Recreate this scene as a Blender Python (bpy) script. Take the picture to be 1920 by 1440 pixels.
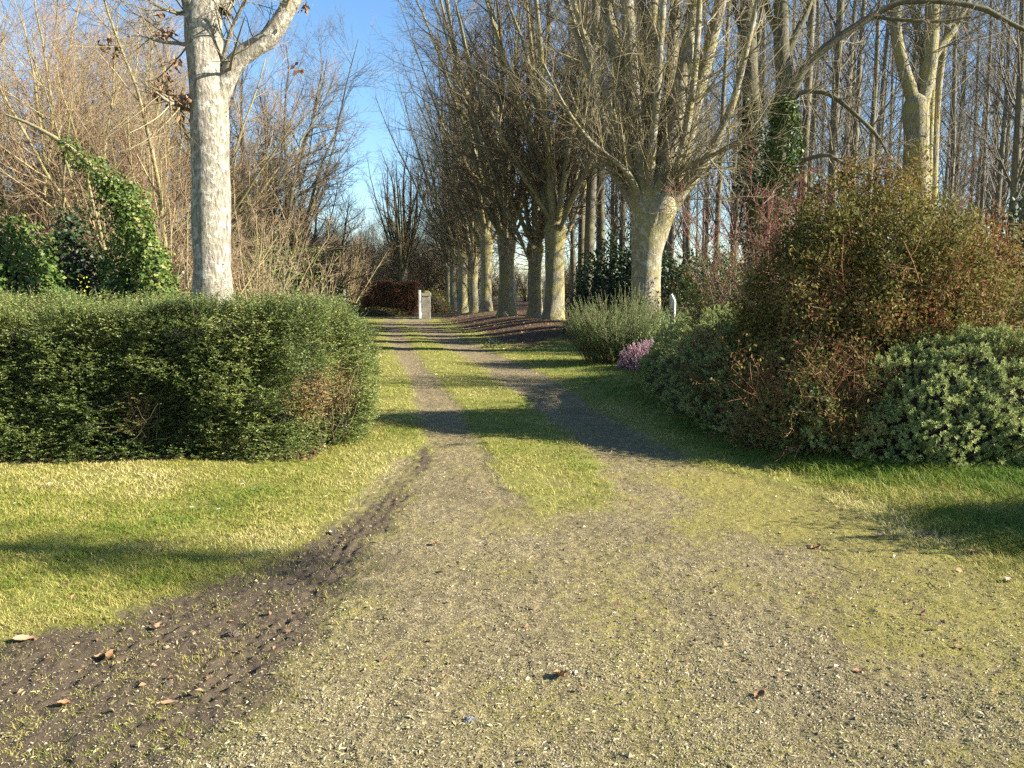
import bpy, math, random
import numpy as np

# ------------------------------------------------------------------ camera, sky, sun
scn = bpy.context.scene
for o in list(bpy.data.objects):
    bpy.data.objects.remove(o)
F, HOR, EYE = 1500.0, 540.0, 1.6            # focal length and horizon of the 1920x1440 photo, eye height
PITCH = math.atan((720 - HOR) / F)
cd = bpy.data.cameras.new('camera'); cam = bpy.data.objects.new('camera', cd)
scn.collection.objects.link(cam)
cam.location = (0, 0, EYE); cam.rotation_euler = (math.pi / 2 - PITCH, 0, 0)
cd.sensor_width = 36; cd.lens = 36 * F / 1920; cd.clip_start = 0.05; cd.clip_end = 2000
scn.camera = cam
SUN_EL, SUN_AZ = math.radians(26), math.radians(101)   # azimuth clockwise from +Y
w = bpy.data.worlds.new('World'); scn.world = w; w.use_nodes = True
nt = w.node_tree; bg = nt.nodes['Background']
sky = nt.nodes.new('ShaderNodeTexSky'); sky.sky_type = 'NISHITA'; sky.sun_disc = False
sky.sun_elevation = SUN_EL; sky.sun_rotation = SUN_AZ
sky.air_density = 1.0; sky.dust_density = 0.15; sky.ozone_density = 3.0; sky.altitude = 50
hs = nt.nodes.new('ShaderNodeHueSaturation'); hs.inputs['Saturation'].default_value = 1.12; hs.inputs['Value'].default_value = 1.22
nt.links.new(sky.outputs[0], hs.inputs['Color']); nt.links.new(hs.outputs[0], bg.inputs[0]); bg.inputs[1].default_value = 0.055
sd = bpy.data.lights.new('sun', 'SUN'); sun = bpy.data.objects.new('sun', sd)
scn.collection.objects.link(sun)
sd.energy = 5.0; sd.angle = math.radians(0.5); sd.color = (1.0, 0.94, 0.82)
sdir = np.array([math.sin(SUN_AZ) * math.cos(SUN_EL), math.cos(SUN_AZ) * math.cos(SUN_EL), math.sin(SUN_EL)])
from mathutils import Vector
sun.rotation_euler = Vector(-sdir).to_track_quat('-Z', 'Y').to_euler(); sun.location = (40, -10, 30)
scn.view_settings.view_transform = 'Standard'; scn.view_settings.look = 'None'
scn.view_settings.exposure = 1.92; scn.view_settings.gamma = 1
scn.cycles.max_bounces = 6; scn.cycles.diffuse_bounces = 3; scn.cycles.transmission_bounces = 4
scn.cycles.glossy_bounces = 2
scn.cycles.use_denoising = False

# ------------------------------------------------------------------ helpers
def ray(px, py):
    u, v = (px - 960) / F, (720 - py) / F
    return np.array([u, math.cos(PITCH) + v * math.sin(PITCH), -math.sin(PITCH) + v * math.cos(PITCH)])
def gp(px, py, h=0.0):
    r = ray(px, py); t = (h - EYE) / r[2]; return np.array([r[0] * t, r[1] * t, h])
def pt(px, py, Y):
    r = ray(px, py); t = Y / r[1]; return np.array([r[0] * t, Y, EYE + r[2] * t])
def hsh(i, seed):
    i = (i.astype(np.int64) + seed * 7919) & 0xffffffff
    i = (i ^ (i >> 16)) * 0x45d9f3b & 0xffffffff
    i = (i ^ (i >> 16)) * 0x45d9f3b & 0xffffffff
    return ((i ^ (i >> 16)) & 0xffffff) / float(0xffffff)
def vnoise(p, seed=0):
    p = np.asarray(p, float); D = p.shape[-1]
    i = np.floor(p).astype(np.int64); f = p - i; f = f * f * (3 - 2 * f)
    pr = (73856093, 19349663, 83492791); out = 0
    for c in range(2 ** D):
        wgt = 1; k = 0
        for d in range(D):
            b = (c >> d) & 1
            wgt = wgt * (f[..., d] if b else 1 - f[..., d]); k = k + (i[..., d] + b) * pr[d]
        out = out + wgt * hsh(k, seed)
    return out
def fbm(p, seed=0, o=4):
    s, a, n = 0, .5, 0
    for k in range(o):
        s = s + a * vnoise(p * 2 ** k, seed + k * 17); n += a; a *= .5
    return s / n
def nrm(v): return v / np.maximum(np.linalg.norm(v, axis=-1, keepdims=True), 1e-9)
def sstep(a, b, x):
    t = np.clip((x - a) / (b - a), 0, 1); return t * t * (3 - 2 * t)

class MB:
    def __init__(s): s.V, s.T, s.Q, s.A, s.n = [], [], [], [], 0
    def add(s, V, T=None, Q=None, rnd=None):
        V = np.asarray(V, float).reshape(-1, 3)
        if T is not None and len(T): s.T.append(np.asarray(T, np.int64).reshape(-1, 3) + s.n)
        if Q is not None and len(Q): s.Q.append(np.asarray(Q, np.int64).reshape(-1, 4) + s.n)
        s.V.append(V); s.A.append(np.full(len(V), .5) if rnd is None else np.broadcast_to(rnd, (len(V),)))
        s.n += len(V); return s
    def box(s, c, h, rz=0.0, rnd=None):
        q = np.array([[x, y, z] for x in (-1, 1) for y in (-1, 1) for z in (-1, 1)], float) * np.array(h)
        cs, sn = math.cos(rz), math.sin(rz)
        q = np.stack([q[:, 0] * cs - q[:, 1] * sn, q[:, 0] * sn + q[:, 1] * cs, q[:, 2]], 1) + np.array(c)
        return s.add(q, Q=[[0, 1, 3, 2], [4, 6, 7, 5], [0, 4, 5, 1], [2, 3, 7, 6], [0, 2, 6, 4], [1, 5, 7, 3]], rnd=rnd)
    def build(s, name, mat, parent=None, smooth=True, off=None):
        V = np.concatenate(s.V) if s.V else np.zeros((0, 3))
        if off is not None: V = V - np.asarray(off)
        T = np.concatenate(s.T) if s.T else np.zeros((0, 3), np.int64)
        Q = np.concatenate(s.Q) if s.Q else np.zeros((0, 4), np.int64)
        return raw_mesh(name, V, T, Q, mat, parent, smooth, {'rnd': np.concatenate(s.A)})
def raw_mesh(name, V, T, Q, mat, parent=None, smooth=True, attrs=None):
    me = bpy.data.meshes.new(name)
    me.vertices.add(len(V)); me.vertices.foreach_set('co', V.astype(np.float32).ravel())
    nl = T.size + Q.size
    me.loops.add(nl); me.loops.foreach_set('vertex_index', np.concatenate([T.ravel(), Q.ravel()]).astype(np.int32))
    npol = len(T) + len(Q); me.polygons.add(npol)
    st = np.concatenate([np.arange(len(T)) * 3, T.size + np.arange(len(Q)) * 4]).astype(np.int32)
    me.polygons.foreach_set('loop_start', st)
    me.polygons.foreach_set('use_smooth', np.full(npol, smooth))
    for k, v in (attrs or {}).items():
        a = me.attributes.new(k, 'FLOAT', 'POINT'); a.data.foreach_set('value', np.asarray(v, np.float32))
    me.materials.append(mat); me.update(calc_edges=True)
    o = bpy.data.objects.new(name, me); scn.collection.objects.link(o)
    if parent is not None: o.parent = parent
    return o
def tag(o, label=None, cat=None, group=None, kind=None):
    if label: o['label'] = label
    if cat: o['category'] = cat
    if group: o['group'] = group
    if kind: o['kind'] = kind
    return o
def thing(name, loc, label, cat, group=None, rz=0.0, sc=1.0):
    o = bpy.data.objects.new(name, None); scn.collection.objects.link(o)
    o.location = loc; o.rotation_euler = (0, 0, rz); o.scale = (sc, sc, sc); o.empty_display_size = .3
    return tag(o, label, cat, group)
def dup(root, loc, rz=0.0, sc=1.0, label=None, tilt=(0, 0)):
    kids = [c for c in ALLKIDS.get(root.name, [])]
    r = root.copy(); scn.collection.objects.link(r)
    r.location = loc; r.rotation_euler = (tilt[0], tilt[1], rz); r.scale = (sc, sc, sc) if np.isscalar(sc) else sc
    if label: r['label'] = label
    for c in kids:
        d = c.copy(); scn.collection.objects.link(d); d.parent = r
    return r
ALLKIDS = {}
def keep(root, *kids): ALLKIDS[root.name] = list(kids); return root

def tubes(mb, P, R, S=3, bump=0, bfreq=2.5, seed=0, rnd=None):
    """P (N,K,3) centre lines, R (N,K) radii -> S-sided tubes"""
    N, K, _ = P.shape
    t = np.empty_like(P); t[:, 1:-1] = P[:, 2:] - P[:, :-2]; t[:, 0] = P[:, 1] - P[:, 0]; t[:, -1] = P[:, -1] - P[:, -2]
    t = nrm(t)
    ref = np.where(np.abs(t[:, :1, 2:3]) > .75, np.array([1., .13, 0]), np.array([.1, .05, 1.]))
    u = nrm(np.cross(np.broadcast_to(ref, t.shape), t)); v = np.cross(t, u)
    a = np.arange(S) * 2 * math.pi / S
    ca, sa = np.cos(a)[None, None, :, None], np.sin(a)[None, None, :, None]
    dirs = u[:, :, None] * ca + v[:, :, None] * sa
    rr = R[:, :, None, None] * np.ones((1, 1, S, 1))
    if bump:
        q = P[:, :, None] + dirs * rr
        rr = rr * (1 + bump * (fbm(q * bfreq * np.array([1, 1, .45]), seed, 3) - .5)[..., None] * 2)
    V = (P[:, :, None] + dirs * rr).reshape(-1, 3)
    n_, k_, s_ = np.meshgrid(np.arange(N), np.arange(K - 1), np.arange(S), indexing='ij')
    s2 = (s_ + 1) % S; b = (n_ * K + k_) * S; c = b + S
    Q = np.stack([b + s_, b + s2, c + s2, c + s_], -1).reshape(-1, 4)
    if rnd is None: rnd = np.repeat(np.random.default_rng(seed).random(N), K * S)
    return mb.add(V, Q=Q, rnd=rnd)
def spline(pts, K):
    """smooth resample of a list of points (any width) to K samples"""
    p = np.asarray(pts, float); n = len(p)
    q = np.vstack([2 * p[0] - p[1], p, 2 * p[-1] - p[-2]])
    t = np.linspace(0, n - 1, K); i = np.minimum(t.astype(int), n - 2); f = (t - i)[:, None]
    a, b, c, d = q[i], q[i + 1], q[i + 2], q[i + 3]
    return .5 * (2 * b + (c - a) * f + (2 * a - 5 * b + 4 * c - d) * f ** 2 + (3 * b - a - 3 * c + d) * f ** 3)
def grow(o, d, L, r0, K, rng, up=.3, wig=.1, end=.3):
    """N shoots from origins o along d with length L -> P (N,K,3), R (N,K)"""
    N = len(o); P = np.empty((N, K, 3)); P[:, 0] = o; d = nrm(d)
    st = (np.broadcast_to(L, (N,)) / (K - 1))[:, None]
    z = np.array([0, 0, 1.]); upv = np.broadcast_to(up, (N,))[:, None]
    for k in range(1, K):
        P[:, k] = P[:, k - 1] + d * st
        d = nrm(d + z * upv / (K - 1) + rng.normal(0, wig, (N, 3)))
    R = np.broadcast_to(r0, (N,))[:, None] * np.linspace(1, end, K)[None]
    return P, R
def spawn(P, R, n, tl, th, ang, L, rr, rng, up=.3, wig=.1, K=4, asd=12, end=.3, rmin=.002, rmax=9, fall=.6):
    """n children per parent"""
    N, Kp, _ = P.shape
    t = tl + (th - tl) * (np.arange(n)[None] + rng.random((N, n))) / n
    x = np.clip(t * (Kp - 1), 0, Kp - 1.001); i = x.astype(int); f = (x - i)[..., None]
    row = np.arange(N)[:, None]
    o = P[row, i] * (1 - f) + P[row, i + 1] * f
    tan = nrm(P[row, i + 1] - P[row, i])
    r = R[row, i] * (1 - f[..., 0]) + R[row, i + 1] * f[..., 0]
    o, tan, r, t = o.reshape(-1, 3), tan.reshape(-1, 3), r.ravel(), t.ravel()
    u = nrm(np.cross(tan, rng.normal(0, 1, (len(o), 3)))); 
    a = np.radians(rng.normal(ang, asd, len(o)))[:, None]
    d = tan * np.cos(a) + u * np.sin(a)
    Ln = L * (1 - fall * (t - tl) / max(th - tl, 1e-6)) * rng.uniform(.55, 1.25, len(o))
    return grow(o, d, Ln, np.clip(r * rr, rmin, rmax), K, rng, up, wig, end)
def leaves(mb, P, D, N, L, W, rnd, fold=.25):
    D = nrm(D); s = nrm(np.cross(D, N)); n = np.cross(s, D)
    L = np.broadcast_to(L, (len(P),))[:, None]; W = np.broadcast_to(W, (len(P),))[:, None]
    m = P + D * L * .45 + n * W * fold
    V = np.stack([P, m + s * W * .5, P + D * L, m - s * W * .5], 1)
    b = np.arange(len(P))[:, None] * 4
    T = np.concatenate([b + np.array([[0, 1, 2]]), b + np.array([[0, 2, 3]])])
    return mb.add(V, T=T, rnd=np.repeat(rnd, 4))

# ------------------------------------------------------------------ materials
def lin(c): return tuple((x / 12.92 if x <= .04045 else ((x + .055) / 1.055) ** 2.4) for x in (v / 255 for v in c))
def newmat(name):
    m = bpy.data.materials.new(name); m.use_nodes = True
    return m, m.node_tree, m.node_tree.nodes['Principled BSDF'], m.node_tree.links
def ramp(t, cols, fac):
    r = t.nodes.new('ShaderNodeValToRGB'); e = r.color_ramp.elements
    while len(e) < len(cols): e.new(.5)
    for k, (p, c) in enumerate(cols): e[k].position = p; e[k].color = (*c, 1)
    t.links.new(fac, r.inputs[0]); return r.outputs[0]
def attr(t, name):
    a = t.nodes.new('ShaderNodeAttribute'); a.attribute_name = name; return a.outputs['Fac']
def noise(t, scale, detail=4, rough=.6, coord=None):
    n = t.nodes.new('ShaderNodeTexNoise'); n.inputs['Scale'].default_value = scale
    n.inputs['Detail'].default_value = detail; n.inputs['Roughness'].default_value = rough
    if coord is not None: t.links.new(coord, n.inputs['Vector'])
    return n.outputs['Fac']
def mathn(t, op, a, b=None, clamp=False):
    n = t.nodes.new('ShaderNodeMath'); n.operation = op; n.use_clamp = clamp
    for k, x in enumerate((a, b)):
        if x is None: continue
        if isinstance(x, (int, float)): n.inputs[k].default_value = x
        else: t.links.new(x, n.inputs[k])
    return n.outputs[0]
def mixc(t, fac, a, b):
    n = t.nodes.new('ShaderNodeMix'); n.data_type = 'RGBA'
    for s, x in ((n.inputs[0], fac), (n.inputs[6], a), (n.inputs[7], b)):
        if isinstance(x, (int, float)): s.default_value = x
        elif isinstance(x, tuple): s.default_value = (*x, 1)
        else: t.links.new(x, s)
    return n.outputs[2]
def objco(t): return t.nodes.new('ShaderNodeTexCoord').outputs['Object']
def bumpn(t, h, strength, dist, bsdf):
    b = t.nodes.new('ShaderNodeBump'); b.inputs['Strength'].default_value = strength; b.inputs['Distance'].default_value = dist
    t.links.new(h, b.inputs['Height']); t.links.new(b.outputs[0], bsdf.inputs['Normal'])
def leafmat(name, cols, trans=.3, rough=.5, spec=.3):
    m, t, b, l = newmat(name)
    c = ramp(t, cols, attr(t, 'rnd'))
    l.new(c, b.inputs['Base Color']); b.inputs['Roughness'].default_value = rough
    b.inputs['Specular IOR Level'].default_value = spec
    if trans:
        tr = t.nodes.new('ShaderNodeBsdfTranslucent'); mx = t.nodes.new('ShaderNodeMixShader')
        l.new(c, tr.inputs[0]); mx.inputs[0].default_value = trans
        l.new(b.outputs[0], mx.inputs[1]); l.new(tr.outputs[0], mx.inputs[2])
        l.new(mx.outputs[0], t.nodes['Material Output'].inputs[0])
    return m
def barkmat(name, base, dark, algae, algae_amt=.45, scale=1.0, lichen=None, bump=.6):
    m, t, b, l = newmat(name); co = objco(t)
    mp = t.nodes.new('ShaderNodeMapping'); l.new(co, mp.inputs[0]); mp.inputs['Scale'].default_value = (1, 1, .3)
    fine = noise(t, 22 * scale, 6, .7, mp.outputs[0]); big = noise(t, 1.7 * scale, 4, .6, co); mid = noise(t, 7 * scale, 5, .65, co)
    c = mixc(t, ramp(t, [(.35, (0, 0, 0)), (.62, (1, 1, 1))], fine), dark, base)
    c = mixc(t, mathn(t, 'MULTIPLY', ramp(t, [(.5 - .1 * algae_amt, (0, 0, 0)), (.66, (1, 1, 1))], big), algae_amt), c, algae)
    if lichen: c = mixc(t, ramp(t, [(.54, (0, 0, 0)), (.6, (.8, .8, .8))], mid), c, lichen)
    l.new(c, b.inputs['Base Color']); b.inputs['Roughness'].default_value = .9; b.inputs['Specular IOR Level'].default_value = .15
    bumpn(t, mathn(t, 'ADD', fine, mid), bump, .04, b)
    return m
def twigmat(name, cols, rough=.7):
    return leafmat(name, cols, 0, rough, .2)
def plainmat(name, c1, c2, scale=8, rough=.8, bump=.2):
    m, t, b, l = newmat(name); n = noise(t, scale, 5, .65, objco(t))
    l.new(ramp(t, [(.3, c1), (.7, c2)], n), b.inputs['Base Color']); b.inputs['Roughness'].default_value = rough
    bumpn(t, n, bump, .01, b); return m

M = {}
M['bark_pale'] = barkmat('bark_pale', (.35, .31, .245), (.10, .088, .068), (.26, .24, .12), .3, 1.2, (.44, .42, .34), 1.0)
M['bark_lime'] = barkmat('bark_lime', (.27, .24, .155), (.105, .092, .062), (.30, .25, .06), .85, 1.0, (.25, .245, .18), .8)
M['bark_near'] = barkmat('bark_near', (.27, .235, .165), (.125, .108, .075), (.26, .225, .07), .75, 1.0, (.35, .335, .27), .8)
M['bark_poplar'] = barkmat('bark_poplar', (.18, .16, .12), (.08, .07, .055), (.19, .18, .06), .6, 1.0, None, .5)
M['bark_dark'] = barkmat('bark_dark', (.13, .115, .08), (.06, .055, .04), (.16, .16, .05), .5, 1.0, None, .5)
M['bark_hazel'] = barkmat('bark_hazel', (.31, .26, .14), (.17, .14, .08), (.29, .27, .08), .6, 1.5, None, .4)
M['twig_lime'] = twigmat('twig_lime', [(0, (.07, .05, .03)), (.5, (.14, .105, .06)), (1, (.25, .20, .11))])
M['twig_near'] = twigmat('twig_near', [(0, (.11, .085, .048)), (.5, (.20, .165, .09)), (1, (.32, .27, .15))])
M['twig_hazel'] = twigmat('twig_hazel', [(0, (.19, .12, .08)), (.5, (.27, .19, .11)), (1, (.34, .27, .14))])
M['twig_pop'] = twigmat('twig_pop', [(0, (.09, .078, .06)), (1, (.19, .165, .12))])
M['twig_brown'] = twigmat('twig_brown', [(0, (.10, .075, .045)), (1, (.20, .155, .09))])
M['twig_red'] = twigmat('twig_red', [(0, (.16, .03, .03)), (.3, (.22, .09, .065)), (.6, (.29, .18, .11)), (1, (.34, .25, .16))])
M['twig_crimson'] = twigmat('twig_crimson', [(0, (.13, .022, .024)), (.6, (.19, .045, .04)), (1, (.27, .14, .09))])
M['twig_rust'] = twigmat('twig_rust', [(0, (.16, .05, .03)), (.6, (.28, .12, .06)), (1, (.38, .22, .12))])
M['hedge'] = leafmat('hedge_leaf', [(0, (.03, .052, .012)), (.4, (.085, .12, .027)), (.75, (.18, .215, .052)), (.97, (.27, .27, .08)), (1, (.27, .15, .06))], .18, .45, .3)
M['ivy'] = leafmat('ivy_leaf', [(0, (.03, .06, .012)), (.6, (.07, .12, .022)), (1, (.2, .22, .05))], .25, .5, .3)
M['ivy_dark'] = leafmat('ivy_dark', [(0, (.012, .026, .010)), (.7, (.028, .05, .016)), (1, (.06, .09, .03))], .15, .5, .3)
M['hebe'] = leafmat('hebe_leaf', [(0, (.10, .14, .045)), (.5, (.27, .31, .10)), (1, (.46, .47, .19))], .2, .6, .12)
M['rosemary'] = leafmat('rosemary_leaf', [(0, (.085, .12, .04)), (.6, (.165, .27, .06)), (1, (.28, .38, .10))], .15, .5, .3)
M['heather'] = leafmat('heather_flower', [(0, (.09, .08, .05)), (.3, (.34, .17, .22)), (.7, (.56, .33, .40)), (1, (.68, .48, .53))], .25, .6, .2)
M['shrub'] = leafmat('shrub_leaf', [(0, (.055, .06, .018)), (.35, (.13, .125, .03)), (.6, (.23, .19, .05)), (.82, (.23, .125, .05)), (1, (.24, .065, .04))], .3, .65, .12)
M['beech'] = leafmat('beech_leaf', [(0, (.11, .05, .025)), (.6, (.22, .105, .05)), (1, (.33, .18, .09))], .25, .6, .2)
M['dead'] = leafmat('dead_leaf', [(0, (.12, .07, .04)), (.5, (.30, .17, .085)), (.85, (.46, .29, .17)), (1, (.58, .48, .36))], .2, .7, .2)
M['yellow'] = leafmat('yellow_flower', [(0, (.35, .30, .04)), (1, (.6, .5, .05))], .3, .6, .2)
M['grass'] = leafmat('grass_blade', [(0, (.095, .18, .02)), (.35, (.20, .24, .035)), (.65, (.38, .335, .08)), (1, (.56, .48, .21))], .35, .55, .2)
M['core'] = plainmat('shaded_inner_twigs', (.02, .017, .011), (.04, .032, .02), 30, .95)  # twig filling near black, shade inside the foliage put into its colour
M['white'] = plainmat('white_paint', (.66, .66, .63), (.8, .8, .77), 6, .5, .05)
M['post_paint'] = plainmat('post_paint', (.36, .34, .29), (.58, .56, .49), 14, .7, .2)
M['stone'] = plainmat('pillar_stone', (.22, .19, .14), (.36, .32, .25), 7, .9, .4)
M['moss'] = plainmat('moss', (.07, .08, .02), (.15, .14, .04), 25, .95, .5)
M['concrete'] = plainmat('concrete', (.34, .31, .25), (.46, .42, .34), 12, .9, .3)
M['wire'] = plainmat('wire', (.15, .14, .13), (.25, .24, .22), 12, .5, 0)
M['pebble'] = leafmat('pebble', [(0, (.08, .06, .034)), (.5, (.22, .175, .10)), (.85, (.40, .33, .21)), (1, (.52, .46, .34))], 0, .8, .2)
M['straw'] = leafmat('straw_bit', [(0, (.15, .13, .06)), (.5, (.32, .28, .14)), (1, (.55, .48, .3))], .15, .7, .2)
M['slate'] = plainmat('slate', (.10, .105, .115), (.17, .175, .19), 20, .5, .2)
M['clod'] = plainmat('clod_soil', (.05, .037, .026), (.12, .088, .06), 30, .95, .6)

# ------------------------------------------------------------------ terrain
def edge(pts):
    g = np.array([gp(*p) for p in pts]); k = np.argsort(g[:, 1]); return g[k, 1], g[k, 0]
E_LL = edge([(715, 602), (730, 640), (748, 680), (780, 740), (792, 800), (790, 870), (740, 930), (705, 980), (655, 1060), (575, 1150), (480, 1240), (350, 1350), (250, 1440), (-300, 1900)])
E_LR = edge([(742, 602), (768, 640), (792, 680), (846, 740), (885, 800), (940, 900), (1010, 980), (1120, 1010)])
E_RL = edge([(752, 602), (812, 640), (888, 680), (978, 740), (1055, 800), (1120, 870), (1150, 930), (1150, 1000), (1120, 1010)])
E_RR = edge([(800, 602), (880, 640), (972, 680), (1085, 740), (1180, 800), (1300, 865), (1430, 900), (1560, 945), (1660, 1000), (1790, 1060), (1930, 1120), (2300, 1300), (2900, 1700)])
E_LAWN = edge([(768, 775), (735, 870), (660, 930), (590, 990), (480, 1050), (350, 1110), (200, 1160), (0, 1200), (-700, 1330), (-2500, 1600)])
def ex(E, y): return np.interp(y, E[0], E[1])
def masks(x, y):
    p = np.stack([x, y], -1)
    n1 = fbm(p * 1.7, 5, 4) - .5; n2 = fbm(p * 9, 9, 3) - .5; n = n1 * .5 + n2 * .28
    wob = n * np.clip(.35 + .02 * y, .3, .9)
    ll, lr, rl, rr, lw = ex(E_LL, y), ex(E_LR, y), ex(E_RL, y), ex(E_RR, y), ex(E_LAWN, y)
    sw = np.clip(.09 + .006 * y, .05, .25)
    gl = sstep(-sw, sw, np.minimum(x - ll + .3 * (y < 7.5), lr - x) + wob * .7)
    gr = sstep(-sw, sw, np.minimum(x - rl, rr - x) + wob)
    near = sstep(7.6, 4.5, y + n * 4.0)
    fg = near * sstep(-.08, .08, np.minimum(x - ll + .3, rr - x) + wob)
    g = np.maximum(np.maximum(gl, gr), fg) * (y < 46)
    mud = sstep(-.28, .28, np.minimum(x - lw - .12 * sstep(4.2, 5.5, y), ll - x + .12) + wob * 1.5) * sstep(10.0, 6.5, y) * (1 - .25 * sstep(4.2, 5.5, y))
    mud = np.maximum(mud, sstep(.0, .2, .16 - np.abs(x - ll - .02) + wob) * sstep(9.5, 7.5, y) * .8 * (y > 4))
    g = g * (1 - mud)
    lit = sstep(0, 1.2, x - rr - .15 + n1 * 2.5) * sstep(20.5, 24, y + n1 * 6 - .25 * (x - rr)) * sstep(120, 90, y)
    lit = np.maximum(lit, sstep(41, 44, y + n1 * 3) * sstep(2.5, .5, np.abs(x - (ll + rr) / 2) - 1.2) * .7 * (1 - g))
    bed = sstep(.1, .5, x - 2.3 - .0 * y + n1 * .6 - .5 * sstep(8, 6.6, y)) * sstep(6.45, 7.0, y + n1 * .5) * sstep(19, 17, y)  # earth under the shrubs
    lit = np.maximum(lit, bed * .95)
    hb = sstep(.0, .25, -1.72 - x + n * .5) * sstep(7.2, 7.45, y - .12 * n1) * sstep(10.5, 9.5, y)
    lit = np.maximum(lit, hb * .9)
    lit = lit * (1 - g)
    mossy = np.clip(fbm(p * 2.3, 31, 4) * 1.9 - .5, 0, 1) * .5
    mossy = np.maximum(mossy, sstep(-2.3, .2, x - rr + n1 * 1.8) * .95 * sstep(9, 6, y)) * sstep(16, 8, y)
    mossy = np.maximum(mossy, sstep(.75, 0, np.abs(x - .55 - .1 * n1) / (1 + 0 * y)) * sstep(6.5, 4, y) * .45)
    return g, mud, lit, mossy
def nc_w(p): return (fbm(p * 9, 45, 2)[..., None] - .5) * 3
def hgt(x, y, fine=True):
    rr, ll = ex(E_RR, y), ex(E_LL, y); p = np.stack([x, y], -1)
    h = .42 * sstep(0, 3.2, x - rr - .3) * sstep(19, 29, y) + .05 * (fbm(p * .35, 3, 3) - .5) * sstep(2, 8, y)
    h = h + .10 * sstep(.2, 2, x - rr) * sstep(4, 7, y) * sstep(19, 15, y)
    g, mud, lit, _ = masks(x, y)
    h = h - .02 * g * sstep(3.5, 8, y) - .022 * mud
    if fine:
        nf = fbm(np.stack([x * .8 + y * .6, y * .8 - x * .6], -1) * 34 + nc_w(p), 41, 4) - .5; nc = fbm(p * 6, 43, 3) - .5
        h = h + nf * (.004 * g + .02 * mud + .02 * lit + .010) + nc * (.018 + .012 * mud)
        d = x - ll                                         # tyre ridges pressed into the mud
        s = y * 1.0
        rid = np.sin((d + .02 * np.sin(y * 3)) * 2 * math.pi / .075) * (.55 + .45 * np.sign(np.sin(s * 2 * math.pi / .09 + d * 30)))
        band = np.exp(-((d + .10) / .17) ** 2) + .8 * np.exp(-((d + .62) / .10) ** 2) * (y < 5)
        h = h + .007 * rid * band * mud * sstep(9.5, 7, y) * (.4 + 1.2 * fbm(p * 1.9, 47, 2))
    return h
def axis(lo, hi, fine_lo, fine_hi, step, growth):
    a = [fine_hi]; s = step
    while a[-1] < hi: s *= growth; a.append(a[-1] + s)
    b = [fine_lo]; s = step
    while b[-1] > lo: s *= growth; b.append(b[-1] - s)
    return np.array(b[::-1] + list(np.arange(fine_lo + step, fine_hi - step / 2, step)) + a)
gx = axis(-600, 600, -3.3, 3.3, .014, 1.035)
gy = [-40, -12, -4, -1, .5, 1.5]; s = .012
while gy[-1] < 800: gy.append(gy[-1] + max(.012, gy[-1] * .0048 if gy[-1] < 60 else gy[-1] * .05))
gy = np.array(gy)
X, Y = np.meshgrid(gx, gy)
Zt = hgt(X, Y); gm, mm, lm, mo = masks(X, Y)
e0, e1 = np.gradient(Zt, axis=1) / np.gradient(X, axis=1), np.gradient(Zt, axis=0) / np.gradient(Y, axis=0)
NRM = nrm(np.stack([-e0, -e1, np.ones_like(Zt)], -1)).reshape(-1, 3)
V = np.stack([X, Y, Zt], -1).reshape(-1, 3); ny, nx = X.shape
iy, ix = np.meshgrid(np.arange(ny - 1), np.arange(nx - 1), indexing='ij'); b = (iy * nx + ix).ravel()
Q = np.stack([b, b + 1, b + nx + 1, b + nx], -1)
def fc(a): return (a[:-1, :-1] + a[1:, 1:]).ravel() / 2
cls = np.zeros(len(Q), int); cls[fc(lm) > .5] = 3; cls[fc(gm) > .5] = 1; cls[fc(mm) > .5] = 2
inner = (fc(Y) < 45) & (fc(Y) > 1) & (np.abs(fc(X)) < 12); cls[~inner & (cls == 1)] = 0

gmat, t, bs, l = newmat('ground_mix'); co = objco(t)
def fz(a, nz, amp, lo=.35, hi=.65):
    s_ = mathn(t, 'ADD', a, mathn(t, 'MULTIPLY', mathn(t, 'SUBTRACT', nz, .5), amp))
    return ramp(t, [(lo, (0, 0, 0)), (hi, (1, 1, 1))], s_)
n_f, n_m, n_l, n_g = noise(t, 90, 5, .7, co), noise(t, 14, 5, .65, co), noise(t, 1.6, 5, .6, co), noise(t, 260, 3, .7, co)
vor = t.nodes.new('ShaderNodeTexVoronoi'); vor.inputs['Scale'].default_value = 95; l.new(co, vor.inputs['Vector'])
grassc = mixc(t, n_f, (.07, .07, .018), (.26, .235, .065)); grassc = mixc(t, ramp(t, [(.35, (0, 0, 0)), (.7, (1, 1, 1))], n_l), grassc, mixc(t, n_f, (.11, .125, .02), (.30, .28, .07)))
peb = ramp(t, [(0, (.075, .056, .028)), (.45, (.22, .172, .09)), (.75, (.38, .31, .175)), (1, (.52, .44, .28))], vor.outputs['Color'])
soil = mixc(t, n_f, (.045, .034, .018), (.22, .172, .092))
grav = mixc(t, ramp(t, [(.42, (0, 0, 0)), (.60, (1, 1, 1))], mathn(t, 'ADD', mathn(t, 'MULTIPLY', n_m, .55), mathn(t, 'MULTIPLY', n_g, .45))), soil, peb)
mossc = mixc(t, n_f, (.07, .062, .015), (.34, .29, .08))
grav = mixc(t, fz(attr(t, 'moss'), mathn(t, 'ADD', mathn(t, 'MULTIPLY', n_m, .5), mathn(t, 'MULTIPLY', n_f, .5)), 3.4), grav, mossc)
mudc = mixc(t, n_f, (.04, .029, .019), (.125, .094, .063))
litc = mixc(t, n_f, (.035, .022, .013), (.15, .095, .055))
c = mixc(t, fz(attr(t, 'litter'), n_m, .5), grassc, litc)
grav = mixc(t, mathn(t, 'MULTIPLY', ramp(t, [(.48, (0, 0, 0)), (.68, (1, 1, 1))], noise(t, 1.1, 5, .65, co)), .5), grav, mixc(t, n_f, (.04, .032, .018), (.16, .13, .065)))
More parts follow.
